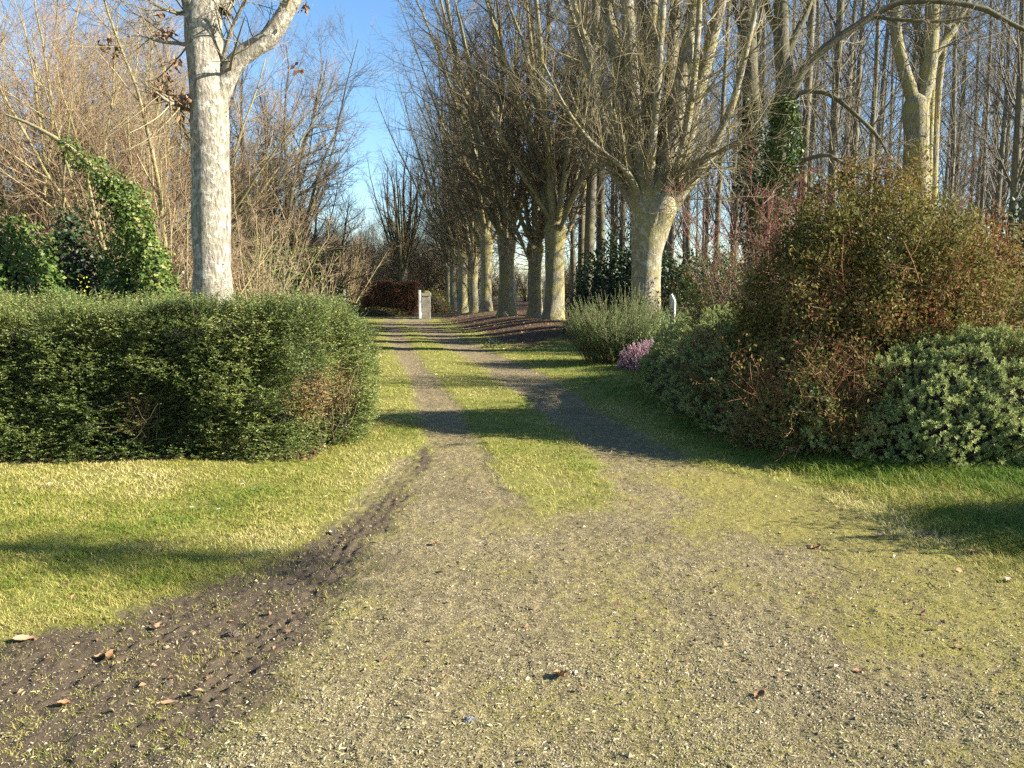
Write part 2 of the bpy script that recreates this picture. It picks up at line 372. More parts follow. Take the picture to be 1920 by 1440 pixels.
c = mixc(t, fz(attr(t, 'gravel'), n_m, 1.0, .22, .78), c, grav)
c = mixc(t, fz(attr(t, 'mud'), mathn(t, 'ADD', mathn(t, 'MULTIPLY', n_m, .6), mathn(t, 'MULTIPLY', n_f, .4)), 1.2, .3, .7), c, mudc)
l.new(c, bs.inputs['Base Color']); bs.inputs['Roughness'].default_value = .92; bs.inputs['Specular IOR Level'].default_value = .12
bumpn(t, mathn(t, 'ADD', n_f, mathn(t, 'MULTIPLY', n_m, .8)), .9, .012, bs)
for k, nm in enumerate(('ground', 'gravel_drive', 'muddy_track', 'leaf_strewn_earth')):
    q = Q[cls == k]; used = np.zeros(len(V), bool); used[q.ravel()] = True
    idx = np.cumsum(used) - 1
    o = raw_mesh(nm, V[used], np.zeros((0, 3), np.int64), idx[q], gmat, None, True,
                 {'gravel': gm.ravel()[used], 'mud': mm.ravel()[used], 'litter': lm.ravel()[used], 'moss': mo.ravel()[used]})
    o.data.normals_split_custom_set_from_vertices(NRM[used].tolist())
    tag(o, kind='structure')
o = None
tag(bpy.data.objects['ground'], 'yellow green winter grass ground running out under the trees')
tag(bpy.data.objects['gravel_drive'], 'mossy beige gravel drive narrowing into two wheel ruts')
tag(bpy.data.objects['muddy_track'], 'dark brown mud churned by tyres beside the gravel')
tag(bpy.data.objects['leaf_strewn_earth'], 'brown earth strewn with fallen leaves under the trees')

# ------------------------------------------------------------------ small ground cover
def scatter(n, ymin, ymax, seed, xk=.72):
    r = np.random.default_rng(seed); u = r.random(n)
    y = 1 / (1 / ymax + u * (1 / ymin - 1 / ymax)); x = (r.random(n) * 2 - 1) * (y * xk + .4)
    return x, y, r
def blades(mb, x, y, r, hlo, hhi, wmin, wk, lean, rnd):
    n = len(x); z = hgt(x, y)
    h = r.uniform(hlo, hhi, n); a = r.random(n) * 2 * math.pi; ln = h * r.uniform(lean * .3, lean * 1.4, n)
    wd = np.maximum(wmin, y * wk) * r.uniform(.6, 1.2, n)
    o = np.stack([x, y, z - .004], -1); dv = np.stack([np.cos(a), np.sin(a), 0 * a], -1)
    b_ = a + r.uniform(.6, 2.5, n); sv = np.stack([np.cos(b_), np.sin(b_), 0 * a], -1) * wd[:, None] / 2
    up = np.array([0, 0, 1.]); h = h[:, None]; ln = ln[:, None]
    Vv = np.stack([o - sv, o + sv, o + up * h * .6 + dv * ln * .35 + sv * .8, o + up * h * .6 + dv * ln * .35 - sv * .8, o + up * h * .85 + dv * ln], 1)
    bb = np.arange(n)[:, None] * 5
    mb.add(Vv, T=bb + np.array([[3, 2, 4]]), Q=bb + np.array([[0, 1, 2, 3]]), rnd=np.repeat(rnd, 5))
def make_grass():
    mb = MB()
    x, y, r = scatter(1200000, 2.4, 42, 11, .95)
    g, mu, li, mo_ = masks(x, y); p = np.stack([x, y], -1)
    tuft = fbm(p * 7, 61, 2)
    rr = ex(E_RR, y)
    dens = 1 - np.maximum(np.clip(g + mu * .95, 0, 1), li * .9)
    dens = dens * (.45 + .9 * (tuft > .42)) + .2 * (mu > .5) * (fbm(p * 11, 63, 2) > .55) * (y > 2.6)
    bare = sstep(.55, .72, fbm(p * 1.3, 66, 3)) * .45
    dens = np.where((x > ex(E_LR, y) - .3) & (x < ex(E_RL, y) + .3) & (y < 9), dens * (.12 + .88 * sstep(4.6, 8.0, y + 1.5 * (tuft - .5))), dens)
    k = r.random(len(x)) < dens * (1 - bare) * .85
    x, y, p, rr, g = x[k], y[k], p[k], rr[k], g[k]
    right = sstep(.1, .7, x - rr) * sstep(24, 19, y)
    tall = right * sstep(8, 6.6, y)
    inmud = masks(x, y)[1]
    hl = (.018 + .014 * fbm(p * 3, 71, 2)) * (1 - .45 * (inmud > .4)) + .02 * right + .07 * tall * fbm(p * 2.2, 73, 2)
    big = fbm(p * .9, 75, 3) + .35 * (fbm(p * 5, 76, 2) - .5)
    rnd = np.clip(.68 + (big - .5) * 1.3 + r.normal(0, .17, len(x)) - .5 * right, 0, 1)
    strip = (x > ex(E_LR, y) - .2) & (x < ex(E_RL, y) + .2) & (y > 5)
    rnd = np.clip(rnd - .12 * strip, 0, 1)
    rnd = np.where(inmud > .4, rnd * .75, rnd)
    blades(mb, x, y, r, hl * .6, hl * 1.6, .0022, .00075, 1.3, rnd)
    tag(mb.build('grass', M['grass']), 'short yellow green lawn grass along the drive', kind='stuff')
    # moss and stray grass on the gravel
    mb = MB(); x, y, r = scatter(520000, 2.3, 14, 12, .9)
    g, mu, li, mo_ = masks(x, y); p = np.stack([x, y], -1)
    k = r.random(len(x)) < (g * (.05 + .6 * mo_ * (fbm(p * 14, 81, 3) > .46)))
    x, y, p = x[k], y[k], p[k]
    blades(mb, x, y, r, .005, .016, .002, .0008, 1.6, np.clip(.7 + r.normal(0, .2, len(x)), 0, 1))
    tag(mb.build('moss_tufts', M['grass']), 'low moss and grass tufts growing through the gravel', kind='stuff')
    # pale clippings and chips
    mb = MB(); x, y, r = scatter(410000, 2.3, 12, 13, .9)
    g, mu, li, mo_ = masks(x, y); p = np.stack([x, y], -1)
    k = r.random(len(x)) < np.clip(g * .75 + mu * .22, 0, 1) * (.3 + .9 * fbm(p * 4, 83, 3)); x, y = x[k], y[k]
    n = len(x); z = hgt(x, y) + .002; a = r.random(n) * 6.28
    D = np.stack([np.cos(a), np.sin(a), r.normal(0, .35, n)], -1); N = np.stack([r.normal(0, .5, n), r.normal(0, .5, n), np.ones(n)], -1)
    L = np.where(r.random(n) < .05, r.uniform(.015, .032, n), r.uniform(.004, .013, n))
    leaves(mb, np.stack([x, y, z], -1), D, N, L, np.maximum(L * .3, .002), np.clip(r.normal(.5, .26, n), 0, 1))
    tag(mb.build('dry_clippings', M['straw'], smooth=False), 'tiny pale dry clippings scattered over the gravel', kind='stuff')
    # stones
    mb = MB(); x, y, r = scatter(320000, 2.3, 11, 14, .9)
    g, mu, li, mo_ = masks(x, y); p = np.stack([x, y], -1)
    k = r.random(len(x)) < np.clip(g * (1 - .75 * mo_) + .10 * mu, 0, 1) * (.25 + 1.1 * sstep(.4, .65, fbm(p * 3.1, 85, 3))); x, y = x[k], y[k]
    n = len(x); s_ = r.lognormal(-5.85, .45, n); z = hgt(x, y)
    a = r.random(n) * 6.28; ca, sa = np.cos(a), np.sin(a)
    base = np.array([[1, 0, 0], [0, 1, 0], [-1, 0, 0], [0, -1, 0], [0, 0, .7], [0, 0, -.7]])
    q = base[None] * (1 + r.normal(0, .22, (n, 6, 1))) * s_[:, None, None] * np.stack([np.ones(n), r.uniform(.55, 1, n), r.uniform(.5, .9, n)], -1)[:, None]
    q = np.stack([q[..., 0] * ca[:, None] - q[..., 1] * sa[:, None], q[..., 0] * sa[:, None] + q[..., 1] * ca[:, None], q[..., 2]], -1)
    q += np.stack([x, y, z + s_ * .15], -1)[:, None]
    tr = np.array([[0, 1, 4], [1, 2, 4], [2, 3, 4], [3, 0, 4], [1, 0, 5], [2, 1, 5], [3, 2, 5], [0, 3, 5]])
    mb.add(q, T=(np.arange(n)[:, None, None] * 6 + tr[None]).reshape(-1, 3), rnd=np.repeat(np.clip(r.normal(.5, .25, n), 0, 1), 6))
    tag(mb.build('gravel', M['pebble'], smooth=False), 'loose pale gravel stones on the drive', kind='stuff')
    # leaf litter
    mb = MB(); x, y, r = scatter(190000, 3, 60, 15)
    g, mu, li, mo_ = masks(x, y)
    k = r.random(len(x)) < np.clip(li * .8 + .012 * (y > 14) * (g > .5) + .006 * (y < 14), 0, 1); lk = li[k]; x, y = x[k], y[k]
    n = len(x); z = hgt(x, y) + .012; a = r.random(n) * 6.28
    D = np.stack([np.cos(a), np.sin(a), r.normal(0, .4, n)], -1); N = np.stack([r.normal(0, .6, n), r.normal(0, .6, n), np.ones(n)], -1)
    L = r.uniform(.04, .085, n) * np.clip(.6 + y * .016, .6, 1.2) * np.where((lk < .3) & (y < 14), r.uniform(.25, .8, n), 1)
    leaves(mb, np.stack([x, y, z], -1), D, N, L, L * .7, np.clip(r.normal(.42, .27, n), 0, 1))
    tag(mb.build('leaf_litter', M['dead'], smooth=False), 'brown fallen leaves covering the bank under the trees', kind='stuff')
make_grass()

# ------------------------------------------------------------------ tree builders
def gz(x, y): return float(hgt(np.array([float(x)]), np.array([float(y)]), False)[0])
def gbase(x, y): return np.array([x, y, gz(x, y) - .03])

def lime(name, seed, H, rt, hf, label, cat, nl=15, n2=22, n3=9, n4=4, spread=30, twig='twig_lime', bark='bark_lime', dense=1.0, lean=(0, 0)):
    """pollarded tree: stout trunk, a fist, many rising limbs and dense side shoots"""
    r = np.random.default_rng(seed); root = thing(name, (0, 0, 0), label, cat)
    z = np.array([-.15, 0, .25, .7, 1.3, hf * .7, hf * .9, hf, hf + .35]); rad = rt * np.array([1.5, 1.35, 1.12, 1.0, .95, .95, 1.05, 1.15, .7])
    px = np.stack([lean[0] * z, lean[1] * z, z], -1)
    P = spline(np.column_stack([px, rad]), 26)
    mb = MB(); tubes(mb, P[None, :, :3], P[None, :, 3], 20, .22, 3.0, seed)
    top = px[-2]
    az = (np.arange(nl) + r.uniform(-.3, .3, nl)) * 2.399; tilt = np.radians(spread * np.sqrt((np.arange(nl) + .3) / nl) * r.uniform(.75, 1.3, nl))
    d = np.stack([np.sin(tilt) * np.cos(az), np.sin(tilt) * np.sin(az), np.cos(tilt)], -1)
    zo = np.where(np.arange(nl) > nl * .75, r.uniform(-.9, .1, nl), r.uniform(-.25, .25, nl))
    o = top + d * np.array([rt * .6, rt * .6, 0]) + np.stack([0 * zo, 0 * zo, zo], -1)
    L = (H - hf) * r.uniform(.72, 1.05, nl)
    r0 = rt * np.where(np.arange(nl) < nl * .45, r.uniform(.34, .5, nl), r.uniform(.16, .3, nl))
    P1, R1 = grow(o, d, L, r0, 14, r, .55, .05, .14)
    tubes(mb, P1, R1, 8, .18, 3, seed + 1)
    tr = mb.build('trunk', M[bark], root)
    mb = MB()
    P2, R2 = spawn(P1, R1, n2, .04, .98, 44, 3.0 * dense, .45, r, .45, .09, 6, 14, .3, .006, .03, .45)
    P3, R3 = spawn(P2, R2, n3, .12, 1.0, 36, 1.15 * dense, .6, r, .25, .11, 5, 13, .4, .0045, .012, .4)
    P4, R4 = spawn(P3, R3, n4, .15, 1.0, 34, .55, .7, r, .2, .12, 4, 12, .5, .0035, .007, .3)
    tubes(mb, P2, R2, 4, seed=seed); tubes(mb, P3, R3, 3, seed=seed + 3); tubes(mb, P4, R4, 3, seed=seed + 4)
    # short epicormic shoots around the fist
    Pt = P[None, 14:, :3]; Rt = P[None, 14:, 3]
    P5, R5 = spawn(Pt, Rt, 90, .1, .9, 75, 1.5, .05, r, .5, .12, 5, 15, .35, .005, .012, .1)
    tubes(mb, P5, R5, 3, seed=seed + 5)
    cr = mb.build('crown', M[twig], root)
    return keep(root, tr, cr)

def multistem(name, seed, H, label, cat, ns=14, spread=38, r0=.06, n2=20, n3=9, n4=4, bark='bark_hazel', twig='twig_hazel', L2=2.8, L3=1.25, L4=.5, up=.35, base=.35, wig=.07):
    r = np.random.default_rng(seed); root = thing(name, (0, 0, 0), label, cat)
    az = (np.arange(ns) + r.uniform(-.3, .3, ns)) * 2.399; tilt = np.radians(spread * np.sqrt((np.arange(ns) + .4) / ns) * r.uniform(.7, 1.2, ns))
    d = np.stack([np.sin(tilt) * np.cos(az), np.sin(tilt) * np.sin(az), np.cos(tilt)], -1)
    o = d * np.array([base, base, 0]) + np.array([0, 0, -.1])
    P1, R1 = grow(o, d, H * r.uniform(.7, 1.08, ns), r0 * r.uniform(.55, 1.3, ns), 14, r, up, wig, .16)
    mb = MB(); tubes(mb, P1, R1, 7, .15, 4, seed); tr = mb.build('stems', M[bark], root)
    mb = MB()
    P2, R2 = spawn(P1, R1, n2, .1, .98, 36, L2, .5, r, .35, .1, 6, 13, .3, .006, .035, .5)
    P3, R3 = spawn(P2, R2, n3, .1, 1.0, 36, L3, .6, r, .2, .12, 5, 14, .4, .0045, .012, .4)
    P4, R4 = spawn(P3, R3, n4, .15, 1.0, 34, L4, .7, r, .15, .12, 4, 12, .5, .0035, .007, .3)
    tubes(mb, P2, R2, 4, seed=seed); tubes(mb, P3, R3, 3, seed=seed + 3); tubes(mb, P4, R4, 3, seed=seed + 4)
    cr = mb.build('crown', M[twig], root)
    return keep(root, tr, cr)

def poplar(seed, H=24, r0=.17, nb=46):
    r = np.random.default_rng(seed); root = thing('poplar_tree', (0, 0, 0), 'x', 'tree')
    P1, R1 = grow(np.array([[0, 0, -.1]]), np.array([[0, 0, 1.]]), H, r0, 26, r, .2, .012, .2)
    R1[:, 0] *= 1.35
    mb = MB(); tubes(mb, P1, R1, 10, .1, 2, seed); tr = mb.build('trunk', M['bark_poplar'], root)
    mb = MB()
    P2, R2 = spawn(P1, R1, nb, .14, .98, 38, 4.2, .3, r, .5, .07, 7, 10, .25, .008, .05, .5)
    P3, R3 = spawn(P2, R2, 9, .15, 1.0, 32, 1.6, .55, r, .35, .09, 5, 11, .4, .006, .015, .4)
    P4, R4 = spawn(P3, R3, 3, .2, 1.0, 30, .8, .7, r, .25, .1, 4, 11, .5, .005, .009, .3)
    tubes(mb, P2, R2, 4, seed=seed); tubes(mb, P3, R3, 3, seed=seed + 3); tubes(mb, P4, R4, 3, seed=seed + 4)
    cr = mb.build('crown', M['twig_pop'], root)
    return keep(root, tr, cr)

def ivy_on(P, R, n, seed, size=.07, thick=.16):
    """leaf mass clinging round a centre line"""
    r = np.random.default_rng(seed); K = len(P); x = r.random(n) * (K - 1.001); i = x.astype(int); f = (x - i)[:, None]
    c = P[i] * (1 - f) + P[i + 1] * f; rr = (R[i] * (1 - f[:, 0]) + R[i + 1] * f[:, 0])
    t = nrm(P[i + 1] - P[i]); u = nrm(np.cross(t, r.normal(0, 1, (n, 3))))
    lump = np.clip(2.6 * (fbm(c * 1.9 + u * .9, seed, 3) - .22), .02, 2)
    p = c + u * (rr + thick * lump * r.uniform(.2, 1.05, n))[:, None]
    D = nrm(u * .5 + r.normal(0, .6, (n, 3)) + np.array([0, 0, -.5])); N = nrm(u + np.array([0, 0, .5]) + r.normal(0, .45, (n, 3)))
    mb = MB(); L = r.uniform(.6, 1.25, n) * size
    leaves(mb, p, D, N, L, L * .85, np.clip(r.normal(.5 if size > .072 else .66, .25, n), 0, 1), .15); return mb

def dome_pts(n, c, ax, seed, lo=-.15, lump=.22, lf=1.6, inner=.75, skew=None):
    r = np.random.default_rng(seed)
    d = nrm(r.normal(0, 1, (n * 2, 3))); d = d[d[:, 2] > lo][:n]; n = len(d)
    k = 1 + lump * 2 * (fbm(d * lf * 2 + seed, seed, 3) - .5)
    k = k * (inner + (1 - inner) * np.sqrt(r.random(n)))
    p = np.array(c) + d * np.array(ax) * k[:, None]
    N = nrm(d / np.array(ax)); return p, N, r
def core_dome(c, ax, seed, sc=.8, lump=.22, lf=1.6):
    """closed shell for the shaded twiggy inside of a dense bush"""
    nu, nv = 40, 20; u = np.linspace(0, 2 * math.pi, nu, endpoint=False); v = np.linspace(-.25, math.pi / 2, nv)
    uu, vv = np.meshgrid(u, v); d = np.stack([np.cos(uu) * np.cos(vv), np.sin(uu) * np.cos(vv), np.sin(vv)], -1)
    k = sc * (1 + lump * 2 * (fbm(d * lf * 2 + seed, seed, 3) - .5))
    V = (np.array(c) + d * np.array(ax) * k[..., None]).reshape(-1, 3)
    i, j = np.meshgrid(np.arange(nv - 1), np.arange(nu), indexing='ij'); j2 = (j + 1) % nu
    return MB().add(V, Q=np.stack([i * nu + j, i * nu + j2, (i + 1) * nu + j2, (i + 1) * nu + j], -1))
def rosettes(mb, p, N, r, nl, L, W, open_=.7, rnd0=None):
    """a whorl of nl leaves at every shoot tip"""
    n = len(p); P = np.repeat(p, nl, 0); Nn = np.repeat(N, nl, 0)
    u = nrm(np.cross(Nn, np.array([.3, .2, .9]) + 0 * Nn)); v = np.cross(Nn, u)
    k = np.tile(np.arange(nl), n); a = k * 2.399 + np.repeat(r.random(n) * 6.28, nl)
    op = open_ * (.45 + 1.1 * (k + .5) / nl)
    D = nrm(Nn * np.cos(op)[:, None] + (u * np.cos(a)[:, None] + v * np.sin(a)[:, None]) * np.sin(op)[:, None] + r.normal(0, .1, P.shape))
    st = (1 - (k + .5) / nl) * L * 1.2
    Ls = L * r.uniform(.7, 1.2, len(P))
    rn = np.clip((np.repeat(r.normal(.5, .2, n), nl) if rnd0 is None else np.repeat(rnd0, nl)) + r.normal(0, .12, len(P)) + .12 * (1 - k / nl), 0, 1)
    leaves(mb, P + Nn * st[:, None], D, Nn, Ls, Ls * W, rn)
def leafy_bush(name, base, parts_off, ax, n, L, mat, label, cat, seed, inner=.6, lump=.25, lf=1.5, core=.7, W=.5, stems=None):
    root = thing(name, base, label, cat); kids = []
    p, N, r = dome_pts(n, (0, 0, parts_off), ax, seed, -.2, lump, lf, inner)
    k = p[:, 2] > .02; p, N = p[k], N[k]; n = len(p)
    D = nrm(N * .4 + r.normal(0, .7, (n, 3)) + np.array([0, 0, -.1])); NN = nrm(N + np.array([0, 0, .4]) + r.normal(0, .4, (n, 3)))
    mb = MB(); Ls = r.uniform(.6, 1.25, n) * L
    leaves(mb, p, D, NN, Ls, Ls * W, np.clip(r.normal(.5, .24, n), 0, 1), .15); kids.append(mb.build('foliage', M[mat], root))
    if core: kids.append(core_dome((0, 0, parts_off), ax, seed, core, lump, lf).build('shaded_twig_core', M['core'], root))
    return keep(root, *kids)

# ------------------------------------------------------------------ the clipped hedge
def hedge():
    base = np.array([-4.9, 8.4, 0.0])
    root = thing('clipped_hedge', base, 'broad clipped evergreen hedge with a rounded loose end beside the drive', 'hedge')
    r = np.random.default_rng(77)
    x0, x1, y0, y1, ht = -8.2, -1.76, 7.25, 9.5, 1.435
    def front(x, z): # bulging front face, rounded at the drive end
        return y0 + .02 * (x + 5) + .10 * (1 - sstep(0, .5, z)) * 0 + .4 * sstep(-2.2, -1.62, x) ** 2
    def shell(n, seed):
        r = np.random.default_rng(seed); pick = r.random(n)
        x = x0 + (x1 - x0) * r.random(n); z = ht * r.random(n); P = np.zeros((n, 3)); N = np.zeros((n, 3))
        A = pick < .56; B = (pick >= .56) & (pick < .80); C = pick >= .80
        P[A] = np.stack([x, front(x, z), z], -1)[A]; sl = .35 * sstep(-2.6, -1.7, x); N[A] = nrm(np.stack([sl * 2, -np.ones(n), .15 + 0 * x], -1))[A]
        y = front(x, z) + (y1 - y0 - .5) * r.random(n) ** 1.5
        P[B] = np.stack([x, y, ht + 0 * x], -1)[B]; N[B] = np.array([0, -.15, 1])
        yy = 7.6 + (y1 - 7.6) * r.random(n); xx = x1 + .22 * np.sin((yy - 7.4) * 1.5) - .5 * sstep(8.1, 7.6, yy) - .35 * sstep(8.6, 9.5, yy) - .10 * (z / ht) ** 3 + .1 * np.sin(z * 3)
        P[C] = np.stack([xx, yy, z], -1)[C]; N[C] = np.array([1, -.15, .1])
        rnd_edge = sstep(ht - .16, ht, P[:, 2])
        P[A | C] += (np.array([0, .13, 0]) * rnd_edge[:, None])[A | C]
        N = nrm(N); lump = fbm(P * np.array([2.2, 2.2, 3.6]), 7, 4) - .5
        return P, N, lump, r
    P, N, lump, r = shell(78000, 5)
    P = P + N * (lump * .36 + (fbm(P * np.array([7, 7, 12]), 8, 2) - .5) * .16)[:, None]
    gaps = fbm(P * np.array([3.2, 3.2, 5]), 21, 3)
    depth = r.random(len(P)) ** 1.5 * .3
    P = P - N * depth[:, None]
    keepm = (gaps > .36) | (r.random(len(P)) < .35); keepm &= P[:, 2] > .02
    bx = np.exp(-(((P[:, 0] + 1.85) / .3) ** 2 + ((P[:, 2] - .55) / .3) ** 2)) + .8 * np.exp(-(((P[:, 0] + 3.5) / .2) ** 2 + ((P[:, 2] - .45) / .28) ** 2))
    keepm &= r.random(len(P)) > .6 * bx
    P, N, bx = P[keepm], N[keepm], bx[keepm]; n = len(P)
    d = nrm(N * .55 + np.stack([r.normal(0, .75, n), r.normal(0, .45, n), r.normal(.12, .3, n)], -1))
    wisp = (P[:, 2] > ht - .12) & (r.random(n) < .2)
    d[wisp] = nrm(d[wisp] * .5 + np.array([0, -.1, 1.])); Ls = np.where(wisp, r.uniform(.07, .18, n), r.uniform(.05, .11, n))
    ends = (P[:, 0] > -2.1) & (P[:, 2] > .9) & (r.random(n) < .12); Ls[ends] *= 1.8
    S, R = grow(P, d, Ls, .0016, 4, r, .2, .1, .5)
    mb = MB(); tubes(mb, S[::3], R[::3], 3); st = mb.build('twigs', M['twig_brown'], root, off=base)
    nl = 9; k = np.tile(np.arange(nl), n); tt = (k + .6) / nl * 3; i = np.minimum(tt.astype(int), 2); f = (tt - i)[:, None]; row = np.repeat(np.arange(n), nl)
    o = S[row, i] * (1 - f) + S[row, i + 1] * f; tan = nrm(S[row, i + 1] - S[row, i])
    sidev = nrm(np.cross(tan, np.array([.05, .1, 1.]) + 0 * tan)) * np.where(k % 2, 1, -1)[:, None]
    D = nrm(tan * .5 + sidev + r.normal(0, .25, o.shape)); NN = nrm(np.array([0, -.3, 1.]) + r.normal(0, .45, o.shape))
    rn = np.repeat(np.clip(.5 + (fbm(P * 1.6, 33, 3) - .5) * .9 + r.normal(0, .16, n), 0, .95), nl) + r.normal(0, .07, n * nl)
    rn = np.where(np.repeat(bx, nl) * r.random(n * nl) > .38, 1.0, np.clip(rn, 0, .96))
    L = r.uniform(.012, .024, n * nl)
    mb = MB(); leaves(mb, o, D, NN, L, L * .62, rn); fo = mb.build('foliage', M['hedge'], root, smooth=False, off=base)
    # twiggy inside as a solid sheet, its shade put into the dark colour
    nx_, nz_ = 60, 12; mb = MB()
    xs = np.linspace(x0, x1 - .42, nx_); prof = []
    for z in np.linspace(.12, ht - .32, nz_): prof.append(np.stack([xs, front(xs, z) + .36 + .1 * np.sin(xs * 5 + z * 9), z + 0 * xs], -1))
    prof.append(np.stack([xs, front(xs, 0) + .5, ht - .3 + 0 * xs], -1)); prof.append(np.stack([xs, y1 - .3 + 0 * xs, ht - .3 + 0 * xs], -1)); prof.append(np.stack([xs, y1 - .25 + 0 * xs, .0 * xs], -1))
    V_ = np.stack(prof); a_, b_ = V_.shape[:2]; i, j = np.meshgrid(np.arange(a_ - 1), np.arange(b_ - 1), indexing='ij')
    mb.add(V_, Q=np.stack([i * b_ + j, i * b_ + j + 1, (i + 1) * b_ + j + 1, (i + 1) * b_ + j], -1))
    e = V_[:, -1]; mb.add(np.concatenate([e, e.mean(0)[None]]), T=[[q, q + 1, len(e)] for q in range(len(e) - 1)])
    co_ = mb.build('shaded_twig_core', M['core'], root, off=base)
    # bare brown stems showing in the worn hollows
    mb = MB()
    for cx, cz, nn in ((-1.9, .5, 60), (-3.5, .4, 18)):
        mb = MB(); oo = np.stack([r.normal(cx, .16, nn), 7.36 + .9 * sstep(-2.5, -1.62, np.full(nn, cx)) ** 2 + r.normal(0, .05, nn), np.abs(r.normal(cz, .25, nn)) * .6], -1)
        dd = nrm(np.stack([r.normal(0, .5, nn), r.normal(-.25, .2, nn), r.uniform(.3, 1, nn)], -1))
        tubes(mb, *grow(oo, dd, r.uniform(.2, .5, nn), .004, 6, r, .2, .2, .4), 4)
        mb.build('bare_stems', M['twig_brown'], root, off=base)
hedge()

# ------------------------------------------------------------------ trees with their own drawn limbs
def limb_path(pts, Y0, base, K=16):
    """pts: (px, py, depth offset, width px) -> local centre line with radius"""
    q = [np.append(pt(a, b_, Y0 + dy) - base, w_ * (Y0 + dy) / F / 2) for a, b_, dy, w_ in pts]
    return spline(q, K)
def drawn_tree(name, Y0, bx, trunk, limbs, label, cat, seed, bark, twig, S=22, n2=16, n3=7, n4=4, L2=1.8, L3=.8, L4=.4, ang=48, bump=.16, r2=.028, parts=True, tl=.12, shoots=0):
    b0 = pt(bx, HOR, Y0); base = gbase(b0[0], Y0); r = np.random.default_rng(seed)
    root = thing(name, base, label, cat)
    q = [np.append(pt(a, b_, Y0 + dy) - base, w_ * (Y0 + dy) / F / 2) for a, b_, dy, w_ in trunk]
    foot = q[0].copy(); foot[2] = -.15; foot[3] *= 1.45; f2 = q[0].copy(); f2[2] = min(.35, q[0][2] * .4); f2[3] *= 1.1
    P = spline([foot, f2] + q, 40)
    mb = MB(); tubes(mb, P[None, :, :3], P[None, :, 3], S, bump, 3.2, seed)
    kids = [mb.build('trunk', M[bark], root)]
    LP, LR = [], []
    for k, lb in enumerate(limbs):
        p = limb_path(lb, Y0, base)
        mb = MB(); tubes(mb, p[None, :, :3], np.maximum(p[None, :, 3], .006), 12, bump * .9, 3.5, seed + k)
        kids.append(mb.build('limb', M[bark], root)); LP.append(p[:, :3]); LR.append(p[:, 3])
    P1, R1 = np.stack(LP), np.maximum(np.stack(LR), .008)
    mb = MB()
    P2, R2 = spawn(P1, R1, n2, tl, 1.0, ang, L2, .45, r, .45, .1, 7, 15, .3, .006, r2, .35)
    P3, R3 = spawn(P2, R2, n3, .12, 1.0, 36, L3, .6, r, .25, .12, 5, 14, .4, .004, .012, .4)
    tubes(mb, P2, R2, 5, seed=seed); tubes(mb, P3, R3, 3, seed=seed + 3)
    if n4:
        P4, R4 = spawn(P3, R3, n4, .15, 1.0, 34, L4, .7, r, .15, .13, 4, 12, .5, .003, .006, .3)
        tubes(mb, P4, R4, 3, seed=seed + 4)
    if shoots:
        P5, R5 = spawn(P[None, 28:, :3], P[None, 28:, 3], shoots, .1, .95, 70, 1.5, .05, r, .45, .12, 6, 18, .35, .004, .01, .1)
        P6, R6 = spawn(P5, R5, 3, .2, .95, 38, .5, .6, r, .2, .12, 4, 12, .5, .003, .006, .3)
        tubes(mb, P5, R5, 3, seed=seed + 7); tubes(mb, P6, R6, 3, seed=seed + 8)
    kids.append(mb.build('crown', M[twig], root))
    keep(root, *kids); return root, base, P1, R1

# large pale tree behind the hedge
lt, lbase, LP1, LR1 = drawn_tree('pale_tree', 12.5, 400,
    [(399, 600, 0, 76), (398, 500, 0, 69), (396, 400, 0, 66), (393, 300, 0, 66), (390, 200, 0, 68), (385, 120, 0, 66), (381, 50, 0, 68), (384, 0, .05, 62), (392, -120, .1, 56), (385, -330, 0, 46), (400, -600, .2, 30), (395, -900, .3, 10)],
    [[(405, 205, .0, 40), (418, 165, .02, 36), (440, 118, .05, 35), (470, 93, .05, 33), (500, 77, .1, 32), (520, 50, .12, 32), (536, 22, .15, 30), (556, -15, .2, 28), (600, -120, .5, 24), (640, -260, .8, 16), (655, -420, 1, 7)],
     [(372, 40, 0, 40), (352, -30, -.1, 36), (320, -140, -.3, 30), (290, -300, -.5, 20), (270, -450, -.6, 7)],
     [(415, 20, .1, 34), (436, -40, .2, 28), (455, -180, .5, 22), (480, -350, 1, 8)],
     [(372, 180, 0, 12), (348, 182, -.1, 9), (330, 196, -.2, 8), (310, 186, -.4, 5), (292, 172, -.5, 3)],
     [(372, 90, 0, 9), (340, 82, -.1, 7), (300, 78, -.2, 5), (260, 66, -.3, 4), (220, 74, -.5, 2)],
     [(374, 20, 0, 9), (340, 26, -.1, 6), (310, 18, -.2, 5), (280, 4, -.3, 3)],
     [(415, 120, 0, 9), (432, 60, -.2, 7), (450, 20, -.3, 6), (470, -20, -.4, 4)]],
    'stout pale barked tree with one thick side limb rising behind the clipped hedge', 'tree', 301, 'bark_pale', 'twig_near', 26, 9, 5, 3, 1.2, .6, .3, 50, .20)
def withered():
    r = np.random.default_rng(9)
    mb = MB()
    for px, py, n, s_ in ((335, 192, 70, .28), (352, 190, 50, .2), (305, 170, 26, .2), (312, 150, 24, .18), (300, 30, 10, .1), (305, 62, 16, .12), (332, 116, 14, .12), (318, 55, 10, .1), (197, 84, 18, .16), (220, 92, 12, .1), (562, 128, 10, .12), (565, 10, 10, .12), (575, 5, 8, .1), (428, 26, 10, .1), (298, 170, 12, .1)):
        c = pt(px, py, 12.3) - lbase; p = c + r.normal(0, 1, (n, 3)) * np.array([s_ * .35, s_ * .35, s_ * .4])
        D = nrm(r.normal(0, .5, (n, 3)) + np.array([0, 0, -1.])); N = nrm(r.normal(0, 1, (n, 3))); L = r.uniform(.06, .13, n)
        leaves(mb, p, D, N, L, L * .5, np.clip(r.normal(.3, .22, n), 0, 1), .3)
    mb.build('withered_leaves', M['dead'], lt)
